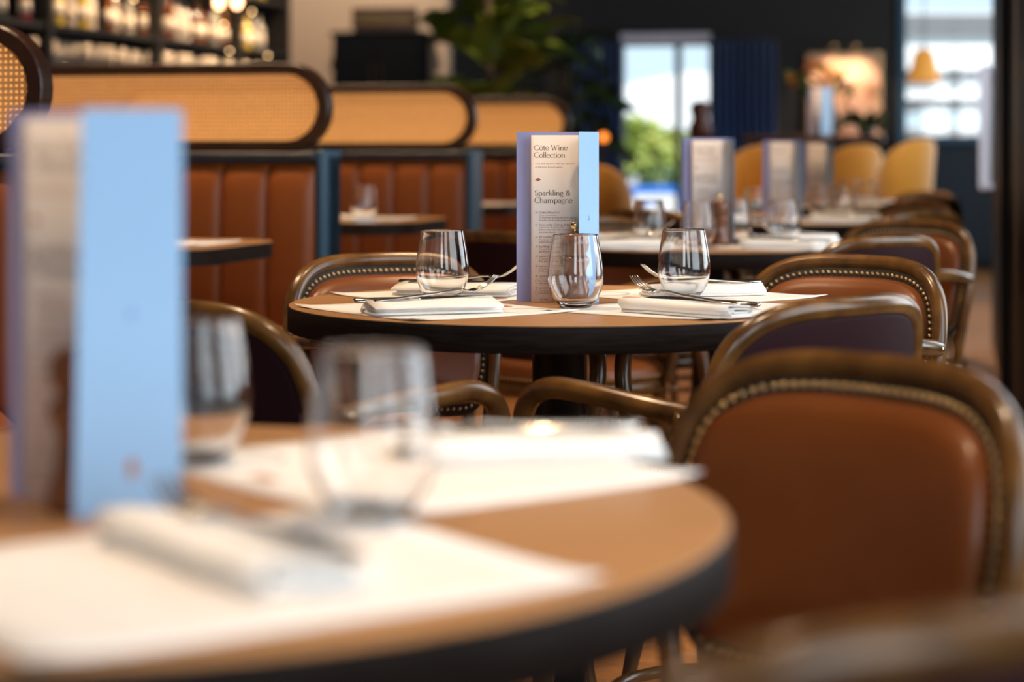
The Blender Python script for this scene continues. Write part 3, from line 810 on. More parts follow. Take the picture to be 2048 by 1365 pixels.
def type_lines(name, lines, y, m, parent):
    """small print: (text, x, z, size, width or None)"""
    vs_all = MB()
    for text, x, z, size, wmax in lines:
        cu = bpy.data.curves.new('print', 'FONT'); cu.body = text; cu.size = size; cu.resolution_u = 2
        ob = bpy.data.objects.new('print', cu); COL.objects.link(ob)
        bpy.context.view_layer.update()
        me = ob.to_mesh()
        sx = 0.92
        if wmax and len(me.vertices):
            wd = max(v.co.x for v in me.vertices)
            if wd * sx > wmax: sx = wmax / wd
        vs_all.add([(x + v.co.x * sx, y, z + v.co.y) for v in me.vertices], [tuple(p.vertices) for p in me.polygons])
        ob.to_mesh_clear(); bpy.data.objects.remove(ob); bpy.data.curves.remove(cu)
    o = vs_all.build(name, m, parent, fixn=False); o['kind'] = 'stuff'
    return o
MH = 0.288
PXM = 1180.0
def pz(py): return (604 - py) / PXM           # row of the sharp menu -> height on the page
def px_(p): return (p - 1062) / PXM           # column of the sharp menu -> distance from the page's left edge
PAGE = {}
def page_part(parent):
    """the cream wine list, its left edge at local x=0, face towards -y"""
    Wp = 0.0925
    curve = [(0.0, 0.0), (0.03, -0.0012), (0.06, -0.001), (0.074, 0.002), (0.083, 0.008), (0.090, 0.018)]
    mb = MB(); n = len(curve); vs = []; fs = []
    curve = [(v.x, v.y) for v in cat_rom([(a, b, 0) for a, b in curve], 4)]; n = len(curve)
    H = pz(271)
    for x, y in curve:
        vs += [(x, y, 0.001), (x, y, H), (x, y + 0.0006, 0.001), (x, y + 0.0006, H)]
    for i in range(n - 1):
        a, b = i * 4, i * 4 + 4
        fs += [(a, b, b + 1, a + 1), (a + 2, a + 3, b + 3, b + 2), (a + 1, b + 1, b + 3, a + 3), (a, a + 2, b + 2, b)]
    fs += [(0, 1, 3, 2), ((n - 1) * 4, (n - 1) * 4 + 2, (n - 1) * 4 + 3, (n - 1) * 4 + 1)]
    pg = mb.add(vs, fs, True).build('page', M['page'], parent)
    yy = -0.0022
    hd = MB(); sz = 0.0126
    roman(hd, 'C\u00f4te Wine', px_(1068), pz(301), sz, yy)
    roman(hd, 'Collection', px_(1068), pz(315.6), sz, yy)
    roman(hd, 'Sparkling &', px_(1069), pz(391), sz, yy)
    roman(hd, 'Champagne', px_(1069), pz(405.8), sz, yy)
    o = hd.build('heading', M['ink'], pg, fixn=False); o['kind'] = 'stuff'
    dm = MB(); x0, z0 = px_(1076.3), pz(359.3)
    dm.add([(x0 - 0.0048, yy, z0), (x0, yy, z0 - 0.0031), (x0 + 0.0048, yy, z0), (x0, yy, z0 + 0.0031)], [(0, 1, 2, 3)])
    dm.build('diamond_mark', M['copper_ink'], pg, fixn=False)
    type_lines('tagline', [('Tour the terroirs with our selection', px_(1070), pz(329.5), 0.0050, 0.072), ('of fabulous French wines.', px_(1070), pz(336.5), 0.0050, 0.058)], yy, M['ink_soft'], pg)
    items = [('00', 'Oddbird Ros\u00e9', 427, ['Zesty, non-alcoholic'], ['12 month aged sparkling wine from Languedoc-', 'Roussillon, with the alcohol gently removed. 2019']),
             ('01', 'Veuve Ambal, Cr\u00e9mant de Bourgogne', 451, ['Chardonnay, Burgundy, NV'], ['Delicate yet complex with crisp notes of citrus', 'and white flowers']),
             ('02', 'JM. Gobillard & Fils, Brut Tradition', 475.5, ['Champagne, NV'], ['Gentle and elegant with fine bubbles']),
             ('03', 'Sparkling Le Grand Cuv\u00e9e', 494.5, ['Touraine, Loire'], ['Sparkling Pinot Noir']),
             ('04', 'Laurent-Perrier, La Cuv\u00e9e', 514, ['Champagne, NV'], ['Pure gold in colour']),
             ('05', 'Laurent-Perrier, Harmony', 533.5, ['Champagne, NV'], ['Fresh, round and rich']),
             ('06', 'Laurent-Perrier, Ultra Brut', 553, ['Champagne, NV'], ['No residual sugar, fresh and airy', 'with honeysuckle']),
             ('07', 'Laurent-Perrier, Ros\u00e9', 577, ['Champagne, NV'], ['This pinot noir is rich'])]
    names, soft, body = [], [], []
    for num, nm, py, s1, b1 in items:
        names.append((num, px_(1070.5), pz(py), 0.0046, 0.006)); names.append((nm, px_(1078), pz(py), 0.0049, 0.0655))
        y_ = py
        for t in s1: y_ += 4.9; soft.append((t, px_(1078), pz(y_), 0.0040, 0.06))
        for t in b1: y_ += 4.9; body.append((t, px_(1078), pz(y_), 0.0042, 0.0655))
    soft.append(('NEW', px_(1108), pz(427), 0.0044, None))
    names.append(('Vegan', px_(1087), pz(599), 0.0040, None)); body.append(('Vg', px_(1080), pz(599), 0.0040, None)); body.append(('6', px_(1068), pz(599.5), 0.0032, None))
    type_lines('wine_names', names, yy, M['ink_mid'], pg)
    type_lines('grape_lines', soft, yy, M['ink_soft'], pg)
    type_lines('description_lines', body, yy, M['ink_mid'], pg)
    dd = MB()
    for py in (561.5, 584):
        x0, z0 = px_(1073), pz(py)
        for sgn in (0, 1):
            pass
        P = [(x0 - 0.003, z0), (x0, z0 - 0.0048), (x0 + 0.003, z0), (x0, z0 + 0.0048)]
        for i in range(4):
            a, b = Vector(P[i]), Vector(P[(i + 1) % 4]); nrm = Vector((-(b - a).y, (b - a).x)).normalized() * 0.0002
            dd.add([(a.x + nrm.x, yy, a.y + nrm.y), (b.x + nrm.x, yy, b.y + nrm.y), (b.x - nrm.x, yy, b.y - nrm.y), (a.x - nrm.x, yy, a.y - nrm.y)], [(0, 1, 2, 3)])
    o = dd.build('diamond_outline', M['ink_soft'], pg, fixn=False); o['kind'] = 'stuff'
    return pg
def make_menu(label, loc, rz, flap_ang, flap_w=0.065, curl=0.0, pw=0.139):
    """card cover standing on edge: wide back panel, cream list in front of it, a narrow fold-over flap on the right.
    local x runs along the back panel from 0 (left) to 0.14 (fold); -y is towards the reader"""
    r = thing('wine_menu', label, 'menu', (loc[0], loc[1], TZ), rz, 'folded card wine menus')
    th = 0.0007
    cv = MB().box((pw / 2, 0.0, MH / 2), (pw, th, MH)).build('back_cover', M['cover_in'], r)
    MB().box((pw / 2, th * 1.2, MH / 2), (pw, th, MH)).build('outer_cover', M['cover'], r)
    if 'p' not in PAGE:
        pg = PAGE['p'] = page_part(r)
    else:
        pg = copy_tree(PAGE['p'], r)
    pg.location = (0.0245, -0.014, 0)
    p2 = MB().box((0.118, -0.006, 0.1405), (0.034, 0.0006, 0.279)).build('second_page', M['page'], r)
    # flap, turned forward from the fold
    a = flap_ang
    dx, dy = -math.cos(a), -math.sin(a)
    fx = MB(); vs = []; fs = []
    for i in range(7):
        t = i / 6 * flap_w
        for z in (0.0, MH):
            lw_ = curl * (t / flap_w) * (1 - z / MH)
            for o_ in (0.0, 1.0):
                vs.append((pw + dx * (t + lw_) - dy * th * o_, dy * (t + lw_) + dx * th * o_, z))
    for i in range(6):
        a0, b0 = i * 4, i * 4 + 4
        fs += [(a0, b0, b0 + 2, a0 + 2), (a0 + 1, a0 + 3, b0 + 3, b0 + 1), (a0 + 2, b0 + 2, b0 + 3, a0 + 3), (a0, a0 + 1, b0 + 1, b0)]
    fs += [(0, 2, 3, 1), (24, 25, 27, 26)]
    fl_ = fx.add(vs, fs, False).build('flap', M['cover'], r)
    # outward normal of the flap (towards the reader)
    nx, ny = (-dy, dx) if dx * 1 < 0 and (dx) <= 0 and (-dy * 0 + dx * -1) < 0 else (dy, -dx)
    if ny > 0: nx, ny = -nx, -ny
    mid = flap_w * 0.5
    def fp(s, z, lift=0.0009): return (pw + dx * (mid + s) + nx * lift, dy * (mid + s) + ny * lift, z)
    MB().add([fp(-0.0045, 0.033), fp(0, 0.024), fp(0.0045, 0.033), fp(0, 0.042)], [(0, 1, 2, 3)]).build('diamond_logo', M['copper_ink'], fl_, fixn=False)
    mk = MB()
    for s0 in (-0.001, 0.0016):
        for z0 in (0.139, 0.1435):
            mk.add([fp(s0, z0), fp(s0 + 0.0009, z0), fp(s0 + 0.0009, z0 + 0.0032), fp(s0, z0 + 0.0032)], [(0, 1, 2, 3)])
        mk.add([fp(-0.001, 0.1405 + s0), fp(0.0025, 0.1405 + s0), fp(0.0025, 0.1412 + s0), fp(-0.001, 0.1412 + s0)], [(0, 1, 2, 3)])
    o = mk.build('small_print', M['blue_ink'], fl_, fixn=False); o['kind'] = 'stuff'
    return r
m1 = at(1033, 0, 3.475)
make_menu('sharp wine menu card listing sparkling and champagne, in the middle of the picture', (m1.x, m1.y), 0.0, math.radians(57))
# foreground: panel runs back to the left, the flap faces the lens
a_ = math.radians(-26); make_menu('blurred foreground wine menu with a broad pale blue flap, at the left edge', (-0.237 - 0.155 * math.cos(a_), 1.468 - 0.155 * math.sin(a_)), a_, math.radians(26 + 24), 0.071, 0.006, 0.155)
m2 = at(1365, 0, 5.58)
make_menu('wine menu standing on the second table behind the sharp one', (m2.x, m2.y), math.radians(2), math.radians(84))
m3 = at(1526, 0, 7.42)
make_menu('pale blue wine menu on the third round table', (m3.x, m3.y), math.radians(-4), math.radians(75))
m4 = at(1604, 0, 9.3)
make_menu('wine menu on the farthest round table, blue flap to the right', (m4.x, m4.y), math.radians(0), math.radians(60))

# ------------------------------------------------------------------ booths
BOOTH = [(4.2, 75), (6.15, 652), (8.2, 947), (10.3, 1137)]
names_b = ['nearest booth, only the rounded cane panel end showing at the upper left',
           'large rust leather booth back under the widest cane panel',
           'second rust leather booth back, right of a blue end post, behind the left wine glass',
           'farthest booth back, its cane panel just left of the sharp menu']
BA = math.radians(-15)           # booth backs turned with the room
BW = 1.75
def make_booth(label):
    """local origin at the floor under the right end; back runs along -x, leather faces -y"""
    r = thing('booth_bench', label, 'booth', group='rust leather booths along the left')
    H1 = 0.985
    MB().box((-BW / 2, 0.075, H1 / 2), (BW, 0.10, H1)).build('back_board', M['navy'], r)
    MB().box((-0.011, 0.055, (H1 + 0.02) / 2), (0.022, 0.15, H1 + 0.02), bev=0.004).build('end_post', M['navy'], r)
    MB().box((-BW / 2 - 0.02, 0.052, H1 + 0.002), (BW - 0.01, 0.17, 0.022), bev=0.004).build('capping_rail', M['dark_rail'], r)
    cw = 0.148
    chm = MB(); R = []
    nseg = 10
    zs = [0.46, 0.50, 0.60, 0.75, 0.88, 0.93, 0.958, 0.968]
    dep = [0.055, 0.07, 0.072, 0.070, 0.066, 0.058, 0.040, 0.012]
    for z, d in zip(zs, dep):
        row = []
        for k in range(nseg + 1):
            t = -1 + 2 * k / nseg
            row.append((t * (cw / 2 - 0.0005), 0.025 - d * (0.80 + 0.20 * (1 - abs(t) ** 5)), z))
        row += [(cw / 2 - 0.0005, 0.03, z), (-cw / 2 + 0.0005, 0.03, z)]
        R.append(row)
    me = MB().rings(R, cap0=True, cap1=True)
    first = None; n = int((BW - 0.03) / cw)
    for k in range(n):
        x = -0.03 - cw * (k + 0.5)
        if first is None:
            first = me.build('leather_channel', M['booth'], r); o = first
        else: o = link('leather_channel', first.data, None, r)
        o.location = (x, 0, 0)
    sb = MB().box((-BW / 2 - 0.015, -0.25, 0.42), (BW - 0.03, 0.50, 0.11), bev=0.03).build('seat_cushion', M['booth'], r)
    MB().box((-BW / 2 - 0.015, -0.22, 0.18), (BW - 0.03, 0.42, 0.36)).build('seat_base', M['navy'], r)
    # stadium frame with cane
    Hh, fw, fd = 0.272, 0.035, 0.052
    zc = H1 + 0.013 + Hh / 2
    Lc = BW - Hh
    def stad(rad, n=20):
        pts = []
        for k in range(n + 1):
            a = -PI / 2 + PI * k / n; pts.append((-Hh / 2 + rad * math.cos(a), zc + rad * math.sin(a)))
        for k in range(n + 1):
            a = PI / 2 + PI * k / n; pts.append((-Hh / 2 - Lc + rad * math.cos(a), zc + rad * math.sin(a)))
        return pts
    o_, i_ = stad(Hh / 2), stad(Hh / 2 - fw)
    y0, y1 = 0.02, 0.02 + fd; bv = 0.004
    rg = [[(x, y0, z) for x, z in stad(Hh / 2 - bv)], [(x, y0 + bv, z) for x, z in o_], [(x, y1 - bv, z) for x, z in o_], [(x, y1, z) for x, z in stad(Hh / 2 - bv)],
          [(x, y1, z) for x, z in i_], [(x, y0, z) for x, z in i_], [(x, y0, z) for x, z in stad(Hh / 2 - bv)]]
    fr = MB().rings(rg, cap1=False, smooth=False).build('oval_frame', M['walnut'], r)
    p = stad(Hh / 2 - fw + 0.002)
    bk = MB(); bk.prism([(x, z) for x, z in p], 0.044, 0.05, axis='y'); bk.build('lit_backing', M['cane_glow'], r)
    # woven cane: pairs of uprights and levels plus diagonals, clipped to the opening
    wv = MB(); ri = Hh / 2 - fw - 0.0005; pitch = 0.0125
    def inside_span(z):
        dz = z - zc
        if abs(dz) >= ri: return None
        ex = math.sqrt(ri * ri - dz * dz); return (-Hh / 2 - Lc - ex, -Hh / 2 + ex)
    def vspan(x):
        if x > -Hh / 2: e = x + Hh / 2
        elif x < -Hh / 2 - Lc: e = x + Hh / 2 + Lc
        else: e = 0
        if abs(e) >= ri: return None
        ez = math.sqrt(ri * ri - e * e); return (zc - ez, zc + ez)
    yc = 0.040
    def strand(a, b, wd, y):
        a, b = Vector(a), Vector(b); d = (b - a).normalized(); nn = Vector((-d.y, d.x)) * wd / 2
        wv.add([(a.x + nn.x, y, a.y + nn.y), (b.x + nn.x, y, b.y + nn.y), (b.x - nn.x, y, b.y - nn.y), (a.x - nn.x, y, a.y - nn.y)], [(0, 1, 2, 3)])
    nz = int(2 * ri / pitch) + 1
    for k in range(-nz, nz):
        for o2 in (-0.0019, 0.0019):
            z = zc + k * pitch + o2; sp = inside_span(z)
            if sp: strand((sp[0], z), (sp[1], z), 0.0022, yc)
    nx = int(BW / pitch)
    for k in range(nx + 1):
        for o2 in (-0.0019, 0.0019):
            x = -k * pitch + o2; sp = vspan(x)
            if sp: strand((x, sp[0]), (x, sp[1]), 0.0022, yc - 0.0006)
    for k in range(-30, nx + 30):
        for sg in (1, -1):
            # diagonal through (x0, zc)
            x0 = -(k + 0.5) * pitch
            zs_ = []
            for q in range(-24, 25):
                z = zc + q * ri / 24.2; x = x0 + sg * (z - zc); sp = inside_span(z)
                if sp and sp[0] < x < sp[1]: zs_.append((x, z))
            if len(zs_) > 2: strand(zs_[0], zs_[-1], 0.0026, yc - 0.0012)
    o = wv.build('cane_weave', M['cane'], r, fixn=False); o['kind'] = 'stuff'
    gl = MB(); gl.prism([(x, z) for x, z in stad(Hh / 2 - fw + 0.002)], 0.026, 0.0275, axis='y'); gl.build('glass_cover', M['window_glass'], r)
    return r
b0 = None
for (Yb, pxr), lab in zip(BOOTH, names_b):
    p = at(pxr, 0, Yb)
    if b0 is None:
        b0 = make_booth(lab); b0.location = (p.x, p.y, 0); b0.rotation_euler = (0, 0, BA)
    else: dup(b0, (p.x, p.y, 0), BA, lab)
# narrow booth tables with rounded ends
def make_btable(label):
    r = thing('booth_table', label, 'table', group='booth tables')
    L, W2, rr = 1.2, 0.33, 0.16
    poly = []
    for cx, cy, a0 in ((0 - rr, -W2 + rr, -90), (0 - rr, W2 - rr, 0)):
        for k in range(13):
            a = math.radians(a0 + 90 * k / 12); poly.append((cx + rr * math.cos(a), cy + rr * math.sin(a)))
    poly += [(-L, W2), (-L, -W2)]
    MB().prism(poly, 0.758, 0.760).build('table_top', M['table'], r)
    MB().prism([(x * 0.9995, y * 0.9995) for x, y in poly], 0.718, 0.758).build('table_edge', M['table_edge'], r)
    MB().lathe([(0.045, 0.718), (0.045, 0.03)], 24, c=(-0.5, 0, 0)).build('pedestal', M['black_metal'], r)
    MB().lathe([(0.0, 0.0), (0.22, 0.0), (0.22, 0.012), (0.05, 0.03), (0.0, 0.03)], 40, c=(-0.5, 0, 0)).build('base', M['black_metal'], r)
    return r
bt = None
for (px, Yt), lab in zip(((487, 5.30), (862, 7.15), (1046, 9.2)), ('booth table end just right of the blue menu flap', 'booth table with a glass and napkin, behind the left of the sharp table', 'farthest booth table, just left of the sharp menu')):
    p = at(px, 0, Yt)
    if bt is None: bt = make_btable(lab); bt.location = (p.x, p.y, 0); bt.rotation_euler = (0, 0, BA)
    else: dup(bt, (p.x, p.y, 0), BA, lab)
g = at(728, 0, 7.1); put('glass', g.x, g.y, 0.761, 0.2, 'stemless wine glass on the middle booth table')
g = at(705, 0, 6.98); put('napkin', g.x, g.y, 0.761, 0.5, 'folded white napkin on the middle booth table')
g = at(740, 0, 7.25); put('placemat', g.x - 0.05, g.y, 0.760, BA, 'paper placemat on the middle booth table')
g = at(360, 0, 5.42); put('placemat', g.x - 0.06, g.y - 0.02, 0.760, BA, 'paper placemat on the nearest booth table')
g = at(985, 0, 9.2); put('placemat', g.x - 0.06, g.y, 0.760, BA, 'paper placemat on the farthest booth table')

# ------------------------------------------------------------------ back bar at upper left
VB = (0.25, 0.968)
B0 = Vector((-2.62, 11.25))
def bar(s, off=0.0, z=0.0):
    """s metres along the bar wall, off metres out from it towards the room"""
    return Vector((B0.x + VB[0] * s + VB[1] * off, B0.y + VB[1] * s - VB[0] * off, z))
BROT = math.atan2(VB[1], VB[0])
br = thing('back_bar_shelving', 'dark back bar shelving crowded with bottles at the upper left', 'shelving')
M['bar_dark'] = mat('bar_black_oak', (0.012, 0.011, 0.011), 0.5)
M['bar_panel'] = mat('bar_grey_mirror', (0.16, 0.15, 0.14), 0.22, 0.3)
SL = 3.7
def barbox(name, s0, s1, off, d, z0, z1, m):
    c_ = bar((s0 + s1) / 2, off, (z0 + z1) / 2)
    return MB().box(c_, (s1 - s0, d, z1 - z0), BROT).build(name, m, br)
barbox('back_panel', -1.2, SL, -0.22, 0.04, 0.9, 3.0, M['bar_dark'])
shelves = [1.50, 1.70, 2.06, 2.40]
for z in shelves: barbox('shelf', -1.2, SL, -0.06, 0.26, z - 0.03, z, M['bar_dark'])
for s in (-1.2, 0.0, 1.45, 2.75, SL - 0.03): barbox('upright', s, s + 0.05, -0.05, 0.28, 0.9, 3.0, M['bar_dark'])
barbox('splashback', -1.2, SL - 0.2, -0.19, 0.02, 1.1, 1.45, M['bar_panel'])
barbox('counter', -1.2, SL - 0.3, 0.05, 0.55, 1.06, 1.12, M['bar_panel'])
glint_mat = mat('warm_shelf_light', (1, 0.8, 0.5), 0.5, emit=(1.0, 0.62, 0.28), estr=16.0)  # glowing dots that imitate glints on the bar glass
for k, (sp_, zz) in enumerate(((0.2, 1.46), (0.55, 1.46), (0.95, 1.455), (1.05, 1.43), (1.7, 1.46), (0.35, 2.02), (0.6, 2.02), (0.85, 1.90), (1.1, 1.90), (2.5, 1.83), (2.6, 1.66), (3.0, 1.95), (1.9, 2.02), (3.3, 1.66))):
    q = bar(sp_, 0.08, zz)
    MB().lathe([(0.0, 0.0), (0.007, 0.002), (0.007, 0.006), (0.0, 0.008)], 10, c=q).build('glint_dot', glint_mat, br)
cols = {'amber': ((0.35, 0.10, 0.015), 1), 'green': ((0.05, 0.14, 0.03), 1), 'clear': ((0.75, 0.70, 0.62), 1), 'red': ((0.30, 0.02, 0.02), 0), 'yellow': ((0.65, 0.45, 0.05), 0), 'white': ((0.75, 0.62, 0.52), 0)}
BM = {}
for kx, (cc, tr) in cols.items(): BM[kx] = mat(kx + '_bottle', cc, 0.08, trans=0.55 if tr else 0.0, ior=1.4, coat=0.6)
M['label_paper'] = mat('bottle_label', (0.72, 0.62, 0.50), 0.7)
def make_bottle(kx, label):
    r = thing('bottle', label, 'bottle', group='%s bottles on the back bar' % kx)
    MB().lathe([(0.0, 0.0), (0.035, 0.0), (0.037, 0.004), (0.037, 0.17), (0.034, 0.19), (0.016, 0.215), (0.0135, 0.225), (0.0135, 0.275), (0.0, 0.275)], 14).build('body', BM[kx], r)
    MB().lathe([(0.0, 0.27), (0.0155, 0.27), (0.0155, 0.30), (0.0, 0.30)], 10).build('cap', M['bar_dark'] if kx not in ('amber', 'clear') else M['brass'], r)
    MB().lathe([(0.0376, 0.05), (0.0378, 0.05), (0.0378, 0.13), (0.0376, 0.13)], 14).build('label', M['label_paper'], r)
    return r
BP = {}
keys = ['amber', 'clear', 'white', 'green', 'amber', 'clear', 'yellow', 'red', 'white', 'clear', 'white']
rb = random.Random(3)
for z in (1.70, 2.06):
    s = -0.35
    while s < SL - 0.15:
        kx = rb.choice(keys); lab = '%s bottle on the %s shelf of the back bar' % (kx, 'lower bottle' if z < 2 else 'upper')
        p = bar(s, -0.05 + rb.uniform(-0.05, 0.07), z)
        if kx not in BP: o = BP[kx] = make_bottle(kx, lab)
        else: o = copy_tree(BP[kx])
        sc_ = rb.uniform(0.82, 1.05); o.location = p; o.scale = (sc_ * rb.uniform(0.9, 1.2), sc_ * rb.uniform(0.9, 1.2), sc_); o['label'] = lab
        s += rb.uniform(0.09, 0.17)
M['barglass'] = mat('frosted_bar_glass', (0.80, 0.68, 0.55), 0.15, trans=0.4)
gb = None; s = -0.4
while s < SL - 0.2:
    p = bar(s, 0.0 + rb.uniform(-0.04, 0.04), 1.50)
    if gb is None:
        gb = MB().lathe([(0.0, 0.0), (0.028, 0.0), (0.032, 0.05), (0.036, 0.11), (0.034, 0.11), (0.030, 0.01), (0.0, 0.008)], 14).build('tumbler', M['barglass'])
        o = tag(gb, 'small tumbler lined up on the lowest back bar shelf', 'glass', 'tumblers on the back bar')
    else: o = copy_tree(gb)
    o.location = p; s += rb.uniform(0.085, 0.11)
for s, pw in ((0.6, 30), (2.2, 34), (3.3, 24)):
    q = bar(s, 1.1, CEIL - 0.05); spot('added_bar_spot', q, bar(s, -0.1, 1.7), pw * 9, WARM, 80)  # added lamps that make the bottles bright
# two filament pendants above the bar
M['filament'] = mat('glowing_bulb', (1, 0.6, 0.4), 0.4, emit=(1.0, 0.42, 0.20), estr=9.0)
for px, l in ((438, 'left of the two glowing filament bulbs above the bar'), (474, 'right of the two glowing filament bulbs above the bar')):
    p = at(px, -2, 11.6)
    r = thing('pendant_bulb', l, 'lamp', (p.x, p.y, p.z), 0, 'filament bulbs above the bar')
    MB().lathe([(0.0, -0.055), (0.016, -0.05), (0.027, -0.03), (0.029, -0.01), (0.022, 0.015), (0.013, 0.035), (0.012, 0.05), (0.0, 0.05)], 20).build('bulb', M['filament'], r)
    MB().lathe([(0.0, 0.05), (0.014, 0.05), (0.014, 0.09), (0.003, 0.10), (0.003, CEIL - p.z), (0.0, CEIL - p.z)], 12).build('cord', M['black_metal'], r)

# end wall: dark cabinet and wooden framed panel
def on_end(px0, px1, py0, py1, name, m, th, label, cat):
    v = 16.2
    u0, Y0 = ray_v(px0, v - 0.1 - th / 2); u1, Y1 = ray_v(px1, v - 0.1 - th / 2); Ym = (Y0 + Y1) / 2
    return u0, u1, zat(py0, Ym), zat(py1, Ym), v - 0.085 - th / 2
u0, u1, z1, z0, v = on_end(676, 850, 72, 300, 0, 0, 0.3, 0, 0)
cb = thing('wall_cabinet', 'black cabinet against the beige end wall, left of the fig plant', 'cabinet')
wall_seg('x', room(u0, v), room(u1, v), 0.0, z1, 0.3, None).build('body', M['matte_black'], cb)
wall_seg('x', room(u0 - 0.02, v), room(u1 + 0.02, v), z1, z1 + 0.03, 0.33, None).build('top_board', M['matte_black'], cb)
for t0_, t1_ in ((0.02, 0.49), (0.51, 0.98)):
    d = wall_seg('x', room(u0 + (u1 - u0) * t0_, v - 0.158), room(u0 + (u1 - u0) * t1_, v - 0.158), 0.05, z1 - 0.04, 0.02, None).build('door', M['matte_black'], cb)
    um = u0 + (u1 - u0) * (0.45 if t0_ < 0.3 else 0.55)
    wall_seg('x', room(um - 0.006, v - 0.175), room(um + 0.006, v - 0.175), z1 - 0.4, z1 - 0.22, 0.015, None).build('handle', M['brass'], d)
u0, u1, z1, z0, v = on_end(706, 832, 16, 56, 0, 0, 0.05, 0, 0)
fr_ = thing('framed_panel', 'dark wooden framed panel on the beige end wall above the black cabinet', 'picture')
wall_seg('x', room(u0 + 0.03, v), room(u1 - 0.03, v), z0 + 0.03, z1 - 0.03, 0.03, None).build('panel', mat('dark_bronze_print', (0.05, 0.03, 0.012), 0.5, col2=(0.10, 0.065, 0.02), scale=5), fr_)
for a, b, c_, d_ in ((u0, u1, z1 - 0.03, z1), (u0, u1, z0, z0 + 0.03), (u0, u0 + 0.03, z0, z1), (u1 - 0.03, u1, z0, z1)):
    wall_seg('x', room(a, v - 0.005), room(b, v - 0.005), c_, d_, 0.05, None).build('frame_bar', M['walnut'], fr_)
spot('wall_spotlight', room(-4.25, 14.4, CEIL - 0.05), room(-4.9, 16.2, 1.8), 150, (1.0, 0.78, 0.56), 85)

# ------------------------------------------------------------------ plants
def leaf_mesh(L, W, bend, fold=0.25, n=10):
    vs = []; fs = []
    for i in range(n + 1):
        t = i / n
        wd = W * (math.sin(PI * min(1, t * 0.92 + 0.05)) ** 0.75) * (0.6 + 0.55 * t) * (1 if t < 0.97 else 0.3)
        y = L * t; z = -bend * L * t * t
        for k in (-1, -0.5, 0, 0.5, 1):
            vs.append((wd * k, y, z + fold * wd * abs(k) + 0.012 * math.sin(t * 14 + k * 2) * abs(k)))
    for i in range(n):
        for k in range(4):
            a = i * 5 + k; fs.append((a, a + 1, a + 6, a + 5))
    b = len(vs); vs2 = [(x, y, z - 0.0015) for x, y, z in vs]
    fs2 = [tuple(b + i for i in f[::-1]) for f in fs]
    m = MB().add(vs + vs2, fs + fs2, True)
    m.tube([(0, -0.05, 0.01), (0, 0, 0.0), (0, L * 0.5, -bend * L * 0.25 + 0.002), (0, L * 0.97, -bend * L * 0.93 + 0.002)], [0.004, 0.005, 0.0035, 0.001], 6)
    return m.mesh('leaf')
def plant(name, label, base, height, leaves, lm, mlist, pot=None):
    r = thing(name, label, 'plant', base)
    MB().tube(cat_rom([(0, 0, 0.3), (0.03, 0.02, height * 0.45), (-0.03, 0.0, height * 0.75), (0.02, 0.01, height)], 6), 0.018, 8).build('trunk', M['bark'], r)
    MB().lathe([(0.0, 0.0), (0.17, 0.0), (0.21, 0.34), (0.2, 0.36), (0.18, 0.33), (0.0, 0.33)], 28).build('pot', M['dark_rail'], r)
    for i, (x, y, z, az, pit, roll, s, li) in enumerate(leaves):
        o = link('leaf', lm[li], None, r)
        o.location = (x, y, z); o.scale = (s, s, s)
        o.rotation_euler = (Matrix.Rotation(az, 3, 'Z') @ Matrix.Rotation(pit, 3, 'X') @ Matrix.Rotation(roll, 3, 'Y')).to_euler()
    return r
lms = []
for a in ((0.34, 0.125, 0.25), (0.30, 0.11, 0.5), (0.38, 0.13, 0.12)):
    m_ = leaf_mesh(*a); m_.materials.append(M['leaf']); lms.append(m_)
rl = random.Random(11)
pb = at(985, 0, 12.2)
lv = []
for i in range(58):
    z = rl.uniform(1.25, 2.35); az = rl.uniform(0, 2 * PI)
    rr = rl.uniform(0.02, 0.26) * (1.15 - 0.25 * (z - 1.2))
    lv.append((rr * math.cos(az + PI / 2), rr * math.sin(az + PI / 2), z, az, rl.uniform(-0.2, 0.95), rl.uniform(-0.7, 0.7), rl.uniform(0.75, 1.1), rl.randrange(3)))
plant('fiddle_leaf_fig', 'tall fig plant with big glossy green leaves behind the farthest cane panel', (pb.x, pb.y, 0), 2.3, lv, lms, None)
lmd = []
for a in ((0.24, 0.06, 0.4), (0.20, 0.05, 0.6)):
    m_ = leaf_mesh(*a); m_.materials.append(M['leaf_dark']); lmd.append(m_)
pb = at(1140, 0, 14.5); lv = []
for i in range(90):
    z = rl.uniform(0.7, 1.85); az = rl.uniform(0, 2 * PI); rr = rl.uniform(0.0, 0.28)
    lv.append((rr * math.cos(az + PI / 2), rr * math.sin(az + PI / 2), z, az, rl.uniform(-0.6, 0.9), rl.uniform(-0.8, 0.8), rl.uniform(0.8, 1.25), rl.randrange(2)))
plant('shaded_plant', 'dark leafy plant in shade left of the glazed doorway', (pb.x, pb.y, 0), 1.8, lv, lmd, None)

# ------------------------------------------------------------------ high table, stools, picture, flowers
p0, p1 = at(1490, 0, 12.6), at(1772, 0, 12.4)
ht = thing('high_table', 'dark high table carrying a menu and flowers in front of the charcoal wall', 'table')
hz = zat(271, 12.4)
hc = (p0 + p1) / 2
MB().box((hc.x, hc.y, hz - 0.02), (p1.x - p0.x, 0.55, 0.04), -AX, bev=0.006).build('table_top', M['walnut'], ht)
for sx in (-0.36, 0.36):
    for sy in (-0.2, 0.2):
        q = Vector((sx, sy)); ca, sa = math.cos(-AX), math.sin(-AX)
        MB().box((hc.x + q.x * ca - q.y * sa, hc.y + q.x * sa + q.y * ca, (hz - 0.04) / 2), (0.045, 0.045, hz - 0.04), -AX).build('leg', M['black_metal'], ht)
m5 = at(1618, 0, 12.36)
mm = make_menu('pale lilac menu standing on the high table', (m5.x, m5.y), math.radians(-6), math.radians(35), 0.085)
